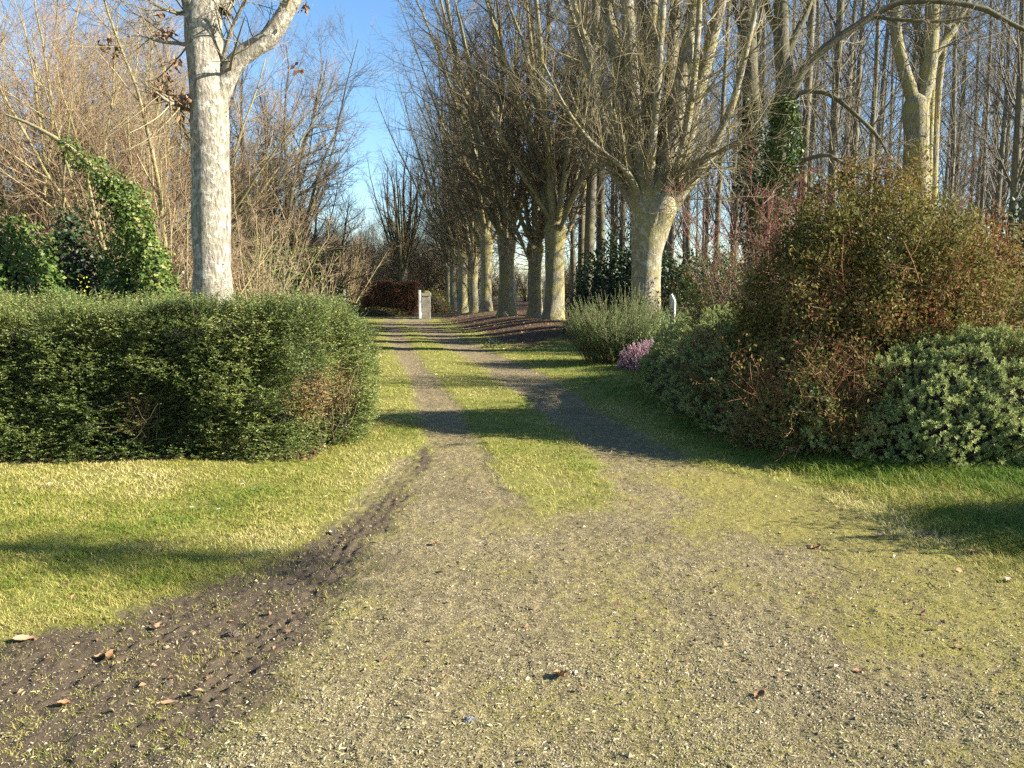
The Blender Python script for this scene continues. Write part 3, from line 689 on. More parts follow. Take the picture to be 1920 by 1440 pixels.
withered()

# big pollard at the head of the row
drawn_tree('pollard_tree', 20.0, 1212,
    [(1210, 610, 0, 62), (1210, 560, 0, 55), (1211, 500, 0, 53), (1216, 455, 0, 60), (1221, 420, 0, 72), (1225, 392, 0, 84), (1226, 372, 0, 70), (1227, 356, 0, 34)],
    [[(1205, 410, 0, 40), (1196, 360, 0, 34), (1180, 280, .1, 30), (1166, 180, .2, 27), (1152, 80, .3, 25), (1136, 0, .4, 23), (1120, -150, .5, 16), (1110, -350, .5, 5)],
     [(1215, 400, -.2, 42), (1210, 340, -.25, 34), (1196, 250, -.3, 29), (1186, 140, -.3, 27), (1178, 40, -.3, 25), (1172, -60, -.3, 20), (1165, -300, -.3, 6)],
     [(1228, 400, -.2, 46), (1240, 340, -.2, 40), (1258, 260, -.2, 34), (1275, 170, -.2, 30), (1290, 80, -.1, 27), (1305, -10, 0, 24), (1325, -200, 0, 14), (1335, -380, 0, 5)],
     [(1240, 395, .2, 44), (1262, 340, .25, 36), (1284, 270, .3, 31), (1306, 180, .3, 27), (1330, 90, .3, 24), (1352, 0, .3, 21), (1385, -180, .4, 12), (1400, -300, .4, 4)],
     [(1245, 400, 0, 38), (1275, 362, -.1, 30), (1310, 318, -.2, 24), (1345, 262, -.3, 18), (1375, 190, -.4, 14), (1398, 100, -.5, 11), (1420, 0, -.6, 8), (1440, -150, -.6, 3)],
     [(1222, 425, -.35, 15), (1240, 380, -.5, 14), (1262, 330, -.55, 14), (1282, 268, -.6, 13), (1296, 190, -.6, 12), (1306, 100, -.6, 11), (1312, 0, -.6, 10), (1318, -160, -.6, 4)],
     [(1196, 392, .1, 26), (1176, 358, .2, 22), (1152, 318, .3, 18), (1140, 262, .5, 15), (1118, 180, .6, 13), (1090, 90, .7, 11), (1062, 0, .8, 9), (1040, -120, .9, 3)],
     [(1222, 380, .3, 34), (1222, 300, .4, 29), (1224, 200, .5, 26), (1222, 100, .6, 24), (1224, 0, .6, 21), (1228, -200, .6, 12), (1230, -380, .6, 4)],
     [(1210, 385, .35, 28), (1204, 300, .6, 24), (1212, 180, .8, 21), (1205, 60, .9, 19), (1200, -60, 1, 15), (1198, -300, 1, 4)],
     [(1236, 380, .3, 28), (1246, 290, .5, 24), (1252, 190, .7, 22), (1262, 80, .8, 19), (1268, -40, .8, 15), (1275, -260, .8, 4)],
     [(1200, 380, -.3, 16), (1180, 330, -.6, 12), (1150, 300, -.9, 9), (1105, 262, -1.2, 7), (1060, 200, -1.4, 5), (1020, 120, -1.6, 3)],
     [(1235, 375, -.3, 14), (1265, 330, -.6, 10), (1310, 300, -.9, 8), (1360, 280, -1.2, 6), (1410, 240, -1.4, 4), (1450, 180, -1.5, 2)],
     [(1215, 360, -.3, 20), (1222, 280, -.7, 16), (1232, 180, -.9, 14), (1240, 60, -1, 12), (1250, -80, -1, 9), (1256, -250, -1, 3)],
     [(1195, 345, 0, 20), (1168, 270, -.4, 15), (1140, 190, -.6, 12), (1110, 100, -.8, 10), (1080, 20, -.9, 8), (1060, -90, -1, 3)]],
    'large pollarded tree with a fist of many thick limbs behind the rosemary', 'tree', 302, 'bark_near', 'twig_near', 26, 20, 8, 4, 2.1, .9, .45, 46, .14, .022, True, .05, 110)

# forked tree and the two ivy clad trees in the wood
drawn_tree('forked_tree', 26.0, 1722,
    [(1722, 420, 0, 46), (1720, 330, 0, 42), (1718, 260, 0, 42), (1717, 215, 0, 44), (1717, 188, 0, 36), (1717, 176, 0, 14)],
    [[(1716, 215, 0, 24), (1710, 180, 0, 23), (1697, 138, 0, 22), (1686, 95, 0, 20), (1679, 50, 0, 19), (1680, 0, 0, 18), (1672, -120, 0, 14), (1668, -260, 0, 5)],
     [(1722, 220, 0, 30), (1732, 175, .1, 28), (1742, 120, .1, 27), (1747, 60, .1, 25), (1748, 0, .2, 23), (1756, -150, .2, 15), (1760, -300, .2, 5)],
     [(1748, 110, .1, 18), (1762, 88, .1, 16), (1785, 60, .2, 13), (1805, 25, .3, 11), (1822, -20, .4, 9), (1850, -150, .5, 3)],
     [(1732, 118, .3, 14), (1722, 60, .6, 12), (1712, 20, .8, 10), (1705, -40, 1, 8), (1700, -200, 1, 3)],
     [(1738, 420, .3, 13), (1742, 300, .4, 12), (1746, 200, .5, 11), (1750, 120, .6, 10), (1762, 20, .7, 8), (1770, -100, .8, 3)],
     [(1748, 420, .5, 15), (1752, 300, .6, 14), (1757, 200, .7, 12), (1768, 100, .8, 11), (1786, 0, 1, 8), (1800, -130, 1, 3)]],
    'tree with a wide two stemmed fork and lichened bark above the rusty shrub', 'tree', 303, 'bark_lime', 'twig_pop', 16, 20, 8, 3, 2.6, 1.2, .5, 40, .10, .02)
iv1, ib1, ip1, ir1 = drawn_tree('ivy_clad_tree', 22.0, 1462,
    [(1452, 480, 0, 40), (1456, 380, 0, 36), (1460, 300, 0, 34), (1468, 210, 0, 32), (1470, 150, 0, 30), (1466, 90, 0, 27), (1464, 0, 0, 24), (1460, -150, 0, 16), (1458, -330, 0, 5)],
    [[(1468, 225, 0, 26), (1482, 180, -.1, 25), (1500, 138, -.2, 18), (1535, 100, -.3, 16), (1580, 65, -.4, 14), (1640, 28, -.5, 12), (1690, 3, -.6, 11), (1780, 4, -.7, 9), (1850, 18, -.8, 10), (1905, 50, -.9, 8), (1960, 70, -1, 4)],
     [(1478, 190, -.1, 10), (1500, 174, -.2, 9), (1542, 172, -.3, 9), (1575, 190, -.4, 8), (1612, 222, -.5, 7), (1645, 255, -.5, 6), (1668, 295, -.6, 4)],
     [(1474, 310, -.1, 9), (1500, 303, -.3, 8), (1548, 290, -.5, 8), (1585, 308, -.6, 6), (1628, 316, -.8, 4)],
     [(1468, 120, 0, 16), (1495, 60, .1, 13), (1520, 0, .2, 11), (1550, -120, .4, 4)],
     [(1462, 80, 0, 12), (1440, 20, .2, 10), (1420, -60, .3, 8), (1400, -180, .4, 3)],
     [(1640, 30, -.5, 8), (1680, 36, -.6, 7), (1760, 40, -.7, 5), (1820, 32, -.9, 3)]],
    'ivy wrapped tree sending one long branch arching over to the right', 'tree', 304, 'bark_dark', 'twig_near', 16, 13, 6, 3, 1.5, .8, .4, 50, .14, .016)
def add_ivy(root, pts, Y0, base, n, seed, size, thick, mat='ivy'):
    p = limb_path(pts, Y0, base, 24)
    return ivy_on(p[:, :3], p[:, 3], n, seed, size, thick).build('ivy', M[mat], root)
add_ivy(iv1, [(1450, 560, -.1, 50), (1452, 430, -.1, 50), (1462, 330, -.1, 46), (1470, 240, -.1, 36), (1472, 180, -.1, 20)], 22, ib1, 6500, 3, .085, .2)
iv2, ib2, ip2, ir2 = drawn_tree('ivy_clad_tree', 25.0, 1412,
    [(1420, 480, 0, 36), (1416, 380, 0, 34), (1412, 300, 0, 32), (1408, 200, 0, 30), (1405, 100, 0, 28), (1402, 0, 0, 25), (1400, -200, 0, 14), (1400, -330, 0, 5)],
    [[(1406, 150, 0, 12), (1420, 80, .1, 10), (1432, 0, .2, 8), (1445, -120, .3, 3)], [(1404, 100, 0, 10), (1384, 40, .1, 8), (1370, -30, .2, 7), (1355, -150, .3, 3)]],
    'dark trunked tree with ivy on its lower half beside the red stemmed shrubs', 'tree', 305, 'bark_dark', 'twig_pop', 14, 20, 7, 3, 1.8, .9, .4, 48, .1, .016)
add_ivy(iv2, [(1424, 560, -.1, 50), (1420, 430, -.1, 46), (1414, 330, -.1, 40), (1410, 250, -.1, 24), (1408, 190, -.1, 12)], 25, ib2, 4200, 5, .1, .25, 'ivy_dark')

# ------------------------------------------------------------------ the row of pollards along the drive
rows = [  # trunk px, depth, trunk width px, label
    (1040, 30, 37, 'dark trunked pollard nearest the rosemary, right of the scarred pale trunk'),
    (1003, 31.5, 28, 'pale pollard trunk with a black scar low on its side'),
    (950, 35, 30, 'broad dark pollard flaring at the foot, left of the scarred trunk'),
    (912, 42, 22, 'yellow lichened pollard trunk between a broad dark one and a thin crooked one'),
    (888, 44, 13, 'thin crooked pollard that forks low, fourth trunk right of the stone pillar'),
    (868, 49, 18, 'sunlit pollard with a flared foot, third trunk right of the stone pillar'),
    (850, 56, 13, 'slim sunlit pollard, second trunk right of the stone pillar'),
    (841, 63, 11, 'farthest pollard of the row, just right of the stone pillar')]
protos = [lime('pollard_tree', 401, 15.5, .36, 3.4, rows[0][3], 'tree', 16, 20, 7, 3, 34),
          lime('pollard_tree', 402, 15, .33, 2.9, rows[1][3], 'tree', 14, 22, 7, 3, 38),
          lime('pollard_tree', 403, 16, .36, 3.2, rows[2][3], 'tree', 17, 20, 7, 3, 36)]
for p_ in protos: p_['group'] = 'pollards in a row along the drive'
for k, (px, Yd, wp, lab) in enumerate(rows):
    b_ = pt(px, HOR, Yd); wr = wp * Yd / F / 2; sxy = wr / (.36, .33, .36)[k % 3]; sxy = float(np.clip(sxy, .75, 1.25))
    loc = gbase(b_[0], Yd); sc = (sxy, sxy, (1.0, .95, 1.05, 1.1, .95, 1.12, 1.12, 1.1)[k])
    if k < 3: o = protos[k]; o.location = loc; o.scale = sc; o.rotation_euler = (0, 0, (.4, 2.1, 4.4)[k])
    else: dup(protos[k % 3], loc, (0, 0, 0, 1.3, 3.3, 5.5, 2.7, .9)[k], sc, lab)
vase = lime('pollard_tree', 404, 11.0, .29, 2.6, 'vase shaped pollard standing alone behind the brown beech hedge', 'tree', 26, 12, 6, 3, 27, 'twig_lime', 'bark_dark', .45)
b_ = pt(757, HOR, 55); vase.location = gbase(b_[0], 55); vase.scale = (1.0, 1.0, 1.0)

# ------------------------------------------------------------------ poplar plantation on the right
pops = [poplar(501, 25, .17, 44), poplar(502, 23, .15, 40), poplar(503, 26, .19, 48)]
used = [0]
for p_ in pops: p_['label'] = 'tall straight bare poplar in the plantation on the right'; p_['group'] = 'poplars in the plantation'
spots = [(1090, 36, 0), (1103, 30, 2), (1127, 34, 0), (1147, 46, 1), (1340, 40, 0), (1372, 52, 1), (1495, 32, 0), (1550, 29, 2), (1586, 41, 0), (1617, 38, 1), (1636, 46, 0), (1656, 56, 1), (1893, 29, 0), (1913, 31, 2), (1830, 48, 1), (1805, 60, 0), (1860, 52, 2), (1120, 58, 1), (1075, 48, 1)]
rr_ = np.random.default_rng(21)
for a in range(9):
    for c_ in range(10):
        Yd = 44 + a * 7 + rr_.normal(0, 1.2); px = 1070 + c_ * 98 + (a % 3) * 33 + rr_.normal(0, 12)
        spots.append((px, Yd, int(rr_.integers(3))))
for k, (px, Yd, v) in enumerate(spots):
    b_ = pt(px, HOR, Yd); loc = gbase(b_[0], Yd); s_ = float(rr_.uniform(.9, 1.12)); tl_ = (float(rr_.normal(0, .012)), float(rr_.normal(0, .012)))
    if v not in used[1:]:
        used.append(v); o = pops[v]; o.location = loc; o.rotation_euler = (*tl_, float(rr_.random() * 6)); o.scale = (s_,) * 3
    else: dup(pops[v], loc, float(rr_.random() * 6), s_, None, tl_)

# ------------------------------------------------------------------ thicket on the left
ms = [multistem('bare_thicket_tree', 601, 9.0, 'x', 'tree', 15, 40, .065, 17, 8, 3, L2=2.4),
      multistem('bare_thicket_tree', 602, 9.5, 'x', 'tree', 13, 36, .07, 18, 8, 4, L2=2.6)]
tk = [(290, 20.5, 0, .4, 1.0, 'tan multi stemmed thicket tree directly behind the pale trunk'), (160, 21, 1, 1.2, 1.05, 'tan multi stemmed thicket tree above the yellow flowers'),
      (40, 21, 0, 2.9, 1.0, 'tan multi stemmed thicket tree reaching out of the left edge'), (-110, 20.5, 1, 4.2, 1.0, 'tan multi stemmed thicket tree at the far left over the ivy bush'),
      (285, 25, 1, 3.6, 1.05, 'tan multi stemmed thicket tree just right of the pale trunk, behind others'), (200, 27, 0, 5.1, 1.2, 'taller tan thicket tree in the second rank behind the leaning ivy stem'), (60, 27, 1, .2, 1.25, 'taller tan thicket tree in the second rank toward the left edge')]
for k, (px, Yd, v, rz, s_, lab) in enumerate(tk):
    b_ = pt(px, HOR, Yd); loc = gbase(b_[0], Yd)
    if k < 2: o = ms[k]; o.location = loc; o.rotation_euler = (0, 0, rz); o['label'] = lab; o['group'] = 'bare multi stemmed trees of the left thicket'
    else: dup(ms[v], loc, rz, s_, lab)
def dark_tree(px, Yd, H, seed, lab, ivy_h, sp=34, ns=9):
    o = multistem('ivy_clad_tree', seed, H, lab, 'tree', ns, sp, .12, 18, 9, 5, 'bark_dark', 'twig_brown', 2.6, 1.2, .5, .3, .25, .10)
    b_ = pt(px, HOR, Yd); o.location = gbase(b_[0], Yd); r = np.random.default_rng(seed)
    mb = MB()
    for k in range(3):
        a = k * 2.1 + seed; zz = np.linspace(0, ivy_h * (1, .8, .6)[k], 16); p = np.stack([.25 * np.cos(a) + .10 * zz * np.cos(a), .25 * np.sin(a) + .1 * zz * np.sin(a), zz], -1)
        m2 = ivy_on(p, np.linspace(.16, .05, 16), 2600, seed + k, .11, .34 if k == 0 else .26)
        mb.add(m2.V[0], T=m2.T[0], rnd=m2.A[0])
    mb.build('ivy', M['ivy_dark'], o); return o
dark_tree(498, 27, 10.2, 611, 'dark spreading tree with ivied stems at the edge of the sky', 6.0, 21, 10)
dark_tree(430, 30, 10.5, 612, 'dark ivied tree standing between the pale trunk and the sky gap', 5.0, 24)
dark_tree(575, 34, 6.6, 613, 'lower dark ivied tree in front of the distant brown scrub', 4.0, 24)
# leaning stem wrapped in bright ivy
b_ = pt(312, HOR, 14.5); lb = gbase(b_[0], 14.5)
ls = thing('leaning_ivy_stem', lb, 'leaning stem wrapped in bright yellow green ivy left of the pale trunk', 'tree')
lp = [(318, 640, 0, 14), (303, 560, 0, 13), (288, 500, 0, 13), (265, 430, 0, 12), (222, 365, .1, 12), (180, 320, .2, 10), (120, 270, .3, 9), (60, 235, .4, 7), (10, 215, .5, 4)]
p = limb_path(lp, 14.5, lb, 30); mb = MB(); tubes(mb, p[None, :, :3], p[None, :, 3], 8, .15, 3, 5); mb.build('stem', M['bark_hazel'], ls)
m1 = ivy_on(p[:17, :3], p[:17, 3], 4200, 8, .07, .36); m2 = ivy_on(p[12:23, :3], p[12:23, 3], 1100, 9, .065, .2)
for q_ in (m2,): m1.add(q_.V[0], T=q_.T[0], rnd=q_.A[0])
r = np.random.default_rng(17); n = 3200; i = (r.random(n) ** 1.3 * 20).astype(int); q = p[i, :3] + np.stack([r.normal(0, .16, n), r.normal(0, .14, n), -r.random(n) ** 1.5 * 1.1], -1)
kk = (fbm(q * 2.6, 19, 3) > .46) & (q[:, 2] > .05); q = q[kk]; n = len(q); L = r.uniform(.03, .085, n)
leaves(m1, q, nrm(r.normal(0, .6, (n, 3)) + np.array([0, -.2, -.8])), nrm(r.normal(0, .5, (n, 3)) + np.array([.4, -.6, .4])), L, L * .85, np.clip(r.normal(.62, .25, n), 0, 1), .15)
m1.build('ivy', M['ivy'], ls)
def bush(name, px, Yd, ax, n, L, mat, lab, cat, seed, **k):
    b_ = pt(px, HOR, Yd); return leafy_bush(name, gbase(b_[0], Yd), 0.0, ax, n, L, mat, lab, cat, seed, **k)
bush('ivy_bush', 0, 13.5, (1.15, .9, 3.0), 15000, .075, 'ivy', 'mounded bright green ivy bush at the left edge behind the hedge', 'bush', 701, lump=.3, W=.8)
bush('ivy_bush', 250, 15.3, (.9, .8, 3.0), 7000, .085, 'ivy', 'ragged ivy bush at the foot of the leaning ivy stem', 'bush', 702, lump=.35, W=.8)
bush('ivy_bush', 130, 16, (1.0, .7, 2.9), 7000, .10, 'ivy_dark', 'dark ivy bush behind the yellow flowers', 'bush', 703, lump=.35, W=.8)
bush('evergreen_bush', 480, 24, (1.4, 1.0, 2.9), 7000, .10, 'ivy_dark', 'dark evergreen bush right of the pale trunk', 'bush', 704, lump=.35, W=.7)
bush('evergreen_bush', 585, 30, (1.6, 1.0, 2.6), 6000, .11, 'ivy_dark', 'dark evergreen bush behind the loose end of the hedge', 'bush', 705, lump=.35, W=.7)
bush('yellow_flowering_shrub', 158, 13.5, (.5, .35, 1.58), 900, .05, 'yellow', 'small clump of yellow flowers peeping over the hedge', 'shrub', 706, core=0, inner=.2, lump=.4, W=.8)
# two saplings with yellow catkin buds right of the pale trunk
for k, (px, Yd, lab) in enumerate(((525, 13.0, 'slender upright sapling with yellow buds over the hedge'), (575, 13.4, 'slender upright sapling with orange tinged leaves near the hedge end'))):
    o = multistem('sapling', 620 + k, 2.35, lab, 'shrub', 9, 20, .012, 8, 4, 0 or 1, 'bark_hazel', 'twig_hazel', .5, .2, .1, .2, .1, .06)
    b_ = pt(px, HOR, Yd); o.location = gbase(b_[0], Yd); r = np.random.default_rng(k)
    n = 420; q = np.stack([r.normal(0, .3, n), r.normal(0, .3, n), 1.2 + 1.1 * r.random(n) ** 1.3], -1)
    mb = MB(); leaves(mb, q, nrm(r.normal(0, 1, (n, 3)) + np.array([0, 0, .5])), nrm(r.normal(0, 1, (n, 3))), .05, .022, np.clip(r.normal(.6, .25, n), 0, 1)); mb.build('foliage', M['ivy'], o)

# hazel fans and brown scrub closing the view down the drive
hz = multistem('hazel_bush', 631, 4.2, 'x', 'shrub', 22, 30, .035, 8, 5, 3, 'bark_hazel', 'twig_hazel', 1.1, .5, .25, .3, .3, .05)
for k, (px, Yd, s_, lab) in enumerate(((640, 40, 1.0, 'fan of pale hazel stems left of the brown beech hedge'), (600, 36, .9, 'fan of pale hazel stems behind the white gate post'), (690, 56, 1.1, 'fan of pale hazel stems rising behind the brown beech hedge'), (800, 66, 1.0, 'fan of pale hazel stems behind the stone pillar'))):
    b_ = pt(px, HOR, Yd); loc = gbase(b_[0], Yd)
    if k == 0: hz.location = loc; hz['label'] = lab; hz['group'] = 'hazel fans down the drive'
    else: dup(hz, loc, k * 1.7, s_, lab)
sc_ = multistem('brown_scrub_tree', 641, 7.0, 'bare brown scrub tree closing the far end of the drive', 'tree', 16, 44, .06, 14, 8, 5, 'bark_dark', 'twig_brown', 2.2, 1.0, .45, .35, .4, .1)
sc_['group'] = 'brown scrub trees at the end of the drive'
for k in range(20):
    px = 560 + (k % 10) * 34 + rr_.normal(0, 8); Yd = (66 if k < 10 else 80) + rr_.normal(0, 2.5); b_ = pt(px, HOR, Yd); loc = gbase(b_[0], Yd); s_ = float(rr_.uniform(.8, 1.15))
    if k == 0: sc_.location = loc
    else: dup(sc_, loc, float(rr_.random() * 6), s_)

# ------------------------------------------------------------------ shrub border on the right
def mound(name, base, ax, n, L, lab, seed, lump=.2, lf=2.6):
    root = thing(name, base, lab, 'shrub')
    p, N, r = dome_pts(n, (0, 0, 0), ax, seed, -.1, lump, lf, .93)
    k = p[:, 2] > .02; p, N = p[k], N[k]
    fine = fbm(p * 9, seed + 2, 3) - .5
    p = p + N * (fine * .3)[:, None]
    N = nrm(N + r.normal(0, .25, p.shape) + np.array([0, 0, .2]))
    mb = MB(); rosettes(mb, p, N, r, 15, L, .42, .95)
    fo = mb.build('foliage', M['hebe'], root, smooth=False)
    S, R = grow(p[::2] - N[::2] * .16, N[::2], .16, .003, 3, r, 0, .05, .8); mb = MB(); tubes(mb, S, R, 3)
    tw = mb.build('twigs', M['twig_brown'], root)
    co_ = core_dome((0, 0, 0), ax, seed, .82, lump, lf).build('shaded_twig_core', M['core'], root)
    return keep(root, fo, tw, co_)
mound('hebe_mound', gbase(3.0, 10.8), (1.05, 3.75, 1.22), 9500, .03, 'long dark grey green evergreen mound running beside the right wheel rut', 801, .16, 2.2)
mound('hebe_mound', gbase(4.35, 7.45), (1.35, 1.05, 1.08), 8500, .03, 'rounded sunlit grey green mound at the front right by the tall grass', 802, .17, 2.2)

def rusty_shrub(name, base, ax, lab, seed, ns, nleaf, mat_t, mat_l, L=.035, sp=58, shell=0):
    root = thing(name, base, lab, 'shrub'); r = np.random.default_rng(seed)
    az = r.random(ns) * 6.283; tilt = np.radians(sp * np.sqrt(r.random(ns)))
    d = np.stack([np.sin(tilt) * np.cos(az), np.sin(tilt) * np.sin(az), np.cos(tilt)], -1)
    o = np.stack([r.normal(0, ax[0] * .22, ns), r.normal(0, ax[1] * .22, ns), np.full(ns, -.05)], -1)
    P1, R1 = grow(o, d, (1 / np.linalg.norm(d / np.array(ax), axis=1) - .2) * r.uniform(.62, 1.02, ns), r.uniform(.004, .009, ns), 9, r, .12, .1, .4)
    P2, R2 = spawn(P1, R1, 9, .15, 1, 42, .55, .6, r, .3, .14, 6, 16, .4, .003, .006, .3)
    P3, R3 = spawn(P2, R2, 4, .15, 1, 42, .34, .7, r, .15, .16, 4, 16, .5, .0022, .004, .3)
    mb = MB(); tubes(mb, P1, R1, 5, seed=seed); tubes(mb, P2, R2, 3, seed=seed + 1); tubes(mb, P3, R3, 3, seed=seed + 2)
    tw = mb.build('stems', M[mat_t], root)
    # leaves sit on the outer shoots
    Pa = np.concatenate([P3.reshape(-1, 3), P2[:, 2:].reshape(-1, 3)]); i = r.integers(0, len(Pa), nleaf * 2)
    p = Pa[i] + r.normal(0, .025, (nleaf * 2, 3))
    dens = fbm(p * 2.4, seed + 4, 3); kk = (r.random(len(p)) < np.clip((dens - .3) * 3.2, .12, 1)) & (p[:, 2] > .03); p = p[kk][:nleaf]; n = len(p)
    D = nrm(r.normal(0, .7, (n, 3)) + np.array([0, 0, .25])); N = nrm(r.normal(0, .55, (n, 3)) + np.array([0, 0, .9])); Ls = r.uniform(.6, 1.3, n) * L
    rn = np.clip(.45 + (fbm(p * 1.5, seed + 6, 3) - .5) * 1.1 + r.normal(0, .2, n), 0, 1)
    mb = MB(); leaves(mb, p, D, N, Ls, Ls * .5, rn, .2)
    if shell:
        p, N, r2 = dome_pts(shell, (0, 0, 0), tuple(a * .93 for a in ax), seed + 9, -.1, .22, 2.4, .6); cl = fbm(p * 3.2, seed + 8, 3)
        k = (p[:, 2] > .05) & (r2.random(len(p)) < sstep(.36, .56, cl) + .12); p, N = p[k], N[k]; n = len(p)
        D = nrm(r.normal(0, .7, (n, 3)) + N * .3); NN = nrm(r.normal(0, .5, (n, 3)) + N * .5 + np.array([0, 0, .7])); Ls = r.uniform(.6, 1.3, n) * L * 1.05
        leaves(mb, p, D, NN, Ls, Ls * .5, np.clip(.5 + (fbm(p * 1.5, seed + 6, 3) - .5) * 1.1 + r.normal(0, .2, n), 0, 1), .2)
    fo = mb.build('foliage', M[mat_l], root, smooth=False)
    return keep(root, tw, fo)
rusty_shrub('rusty_shrub', gbase(4.0, 8.8), (1.85, 1.4, 3.0), 'big rounded rust red and olive leaved shrub filling the right border', 811, 380, 150000, 'twig_rust', 'shrub', .044, 78, 150000)
rusty_shrub('rusty_shrub', gbase(3.2, 7.75), (.95, .75, 1.2), 'low twiggy rusty shrub in the dark gap between the two grey green mounds', 812, 110, 26000, 'twig_rust', 'shrub', .035, 75, 14000)
rusty_shrub('broadleaf_shrub', gbase(4.75, 19.0), (1.3, .9, 2.9), 'loose glossy green leaved shrub just right of the white wooden post', 813, 70, 16000, 'twig_rust', 'ivy', .06, 58, 7000)
def dogwood(x, y, H, seed, lab, ns, mat='twig_red'):
    o = multistem('red_stemmed_shrub', seed, H, lab, 'shrub', ns, 24, .011, 6, 3, 2, mat, mat, .8, .35, .2, .25, .35, .05)
    o.location = gbase(x, y); return o
dogwood(3.75, 12.7, 3.2, 821, 'pinkish tan stemmed dogwood rising behind the dark mound', 34)
dogwood(4.7, 12.9, 3.6, 822, 'crimson stemmed dogwood behind the rusty shrub', 40, 'twig_crimson')
dogwood(5.8, 13.0, 3.6, 823, 'red stemmed dogwood behind the rusty shrub, nearest the forked tree', 30)
bush('evergreen_bush', 1180, 24, (1.9, 1.2, 3.1), 12000, .11, 'ivy_dark', 'tall black green evergreen behind the large pollard trunk', 'bush', 831, lump=.3, W=.6)
bush('evergreen_bush', 1320, 21, (1.6, 1.2, 2.5), 9000, .11, 'ivy_dark', 'dark evergreen behind the white wooden post', 'bush', 832, lump=.3, W=.6)
bush('evergreen_bush', 1930, 15, (1.0, 1.0, 3.3), 8000, .09, 'ivy_dark', 'dark glossy evergreen at the right edge behind the rusty shrub', 'bush', 833, lump=.3, W=.6)
bush('evergreen_bush', 1115, 34, (1.2, .8, 2.2), 4500, .10, 'ivy', 'small green bush under the poplars left of the large pollard', 'bush', 834, lump=.4, W=.6)

def rosemary():
    base = gbase(2.38, 16.6); r = np.random.default_rng(841)
    root = thing('rosemary_bush', base, 'feathery upright rosemary bush at the foot of the large pollard', 'shrub')
    ns = 420; ax = (1.15, .85)
    a = r.random(ns) * 6.283; q = np.sqrt(r.random(ns)); o = np.stack([np.cos(a) * q * ax[0] * .75, np.sin(a) * q * ax[1] * .75, .05 + 0 * a], -1)
    d = nrm(np.stack([np.cos(a) * q * .75, np.sin(a) * q * .6, np.ones(ns)], -1) + r.normal(0, .08, (ns, 3)))
    P1, R1 = grow(o, d, r.uniform(.8, 1.6, ns) * (1.12 - .3 * q), .006, 9, r, .35, .05, .5)
    P2, R2 = spawn(P1, R1, 6, .1, .85, 38, .42, .7, r, .9, .06, 6, 10, .5, .003, .005, .4)
    mb = MB(); tubes(mb, P1, R1, 4); tubes(mb, P2, R2, 3); mb.build('stems', M['twig_brown'], root)
    mb = MB()
    for P, nl, lo in ((P1, 90, .12), (P2, 34, .05)):
        N_, K, _ = P.shape; t = lo + (1 - lo) * r.random((N_, nl)); x = np.clip(t * (K - 1), 0, K - 1.001); i = x.astype(int); f = (x - i)[..., None]; row = np.arange(N_)[:, None]
        p = (P[row, i] * (1 - f) + P[row, i + 1] * f).reshape(-1, 3); tan = nrm(P[row, i + 1] - P[row, i]).reshape(-1, 3)
        u = nrm(np.cross(tan, r.normal(0, 1, p.shape))); D = nrm(tan * .75 + u); L = r.uniform(.02, .04, len(p))
        leaves(mb, p, D, nrm(tan - u * .4), L, .0065, np.clip(r.normal(.5, .24, len(p)), 0, 1), .1)
    mb.build('foliage', M['rosemary'], root, smooth=False)
rosemary()
def heather():
    base = gbase(2.62, 15.0); r = np.random.default_rng(851)
    root = thing('heather_clump', base, 'low clump of pink flowering heather between rosemary and dark mound', 'shrub')
    ns = 900; p, N, r2 = dome_pts(ns, (0, 0, 0), (.62, .75, .5), 852, -.05, .2, 2, .7)
    N = nrm(N + np.array([0, 0, .9]) + r2.normal(0, .2, N.shape)); S, R = grow(p - N * .12, N, .2, .003, 5, r, .2, .05, .6)
    mb = MB(); tubes(mb, S, R, 3); mb.build('stems', M['twig_brown'], root)
    nl = 26; n = len(p); t = r.random((n, nl)); x = np.clip(.8 + t * 3.19, 0, 3.999); i = x.astype(int); f = (x - i)[..., None]; row = np.arange(n)[:, None]
    q = (S[row, i] * (1 - f) + S[row, i + 1] * f).reshape(-1, 3); L = r.uniform(.012, .022, len(q))
    mb = MB(); leaves(mb, q, nrm(r.normal(0, .8, q.shape) + np.array([0, 0, .4])), nrm(r.normal(0, 1, q.shape)), L, L * .7, np.clip(.15 + t.ravel() * .7 + r.normal(0, .18, len(q)), 0, 1))
    mb.build('flowers', M['heather'], root, smooth=False)
    core_dome((0, 0, 0), (.62, .75, .5), 852, .72, .2, 2).build('shaded_twig_core', M['core'], root)
heather()
# shrubs out of frame on the right that shade the near grass
rusty_shrub('rusty_shrub', gbase(5.1, 4.75), (1.0, .6, 1.5), 'rusty shrub just beyond the right edge shading the near grass', 814, 90, 40000, 'twig_rust', 'shrub', .04)

def tall_grass():
    r = np.random.default_rng(861); n = 26000; mb = MB()
    x = r.uniform(1.9, 5.2, n); y = r.uniform(4.1, 7.3, n); rr = ex(E_RR, y); p = np.stack([x, y], -1)
    cl = fbm(p * 2.6, 91, 3) + .5 * sstep(6.0, 6.9, y) * sstep(2.9, 3.4, x)
    k = (r.random(n) < sstep(.05, .7, x - rr)) & (cl > .48); x, y, cl = x[k], y[k], cl[k]; n = len(x)
    blades(mb, x, y, r, .05 * cl, .05 + .12 * cl, .004, .0007, .9, np.clip(r.normal(.22, .18, n), 0, 1))
    tag(mb.build('long_grass', M['grass']), 'longer lush green grass along the foot of the right border', kind='stuff')
tall_grass()

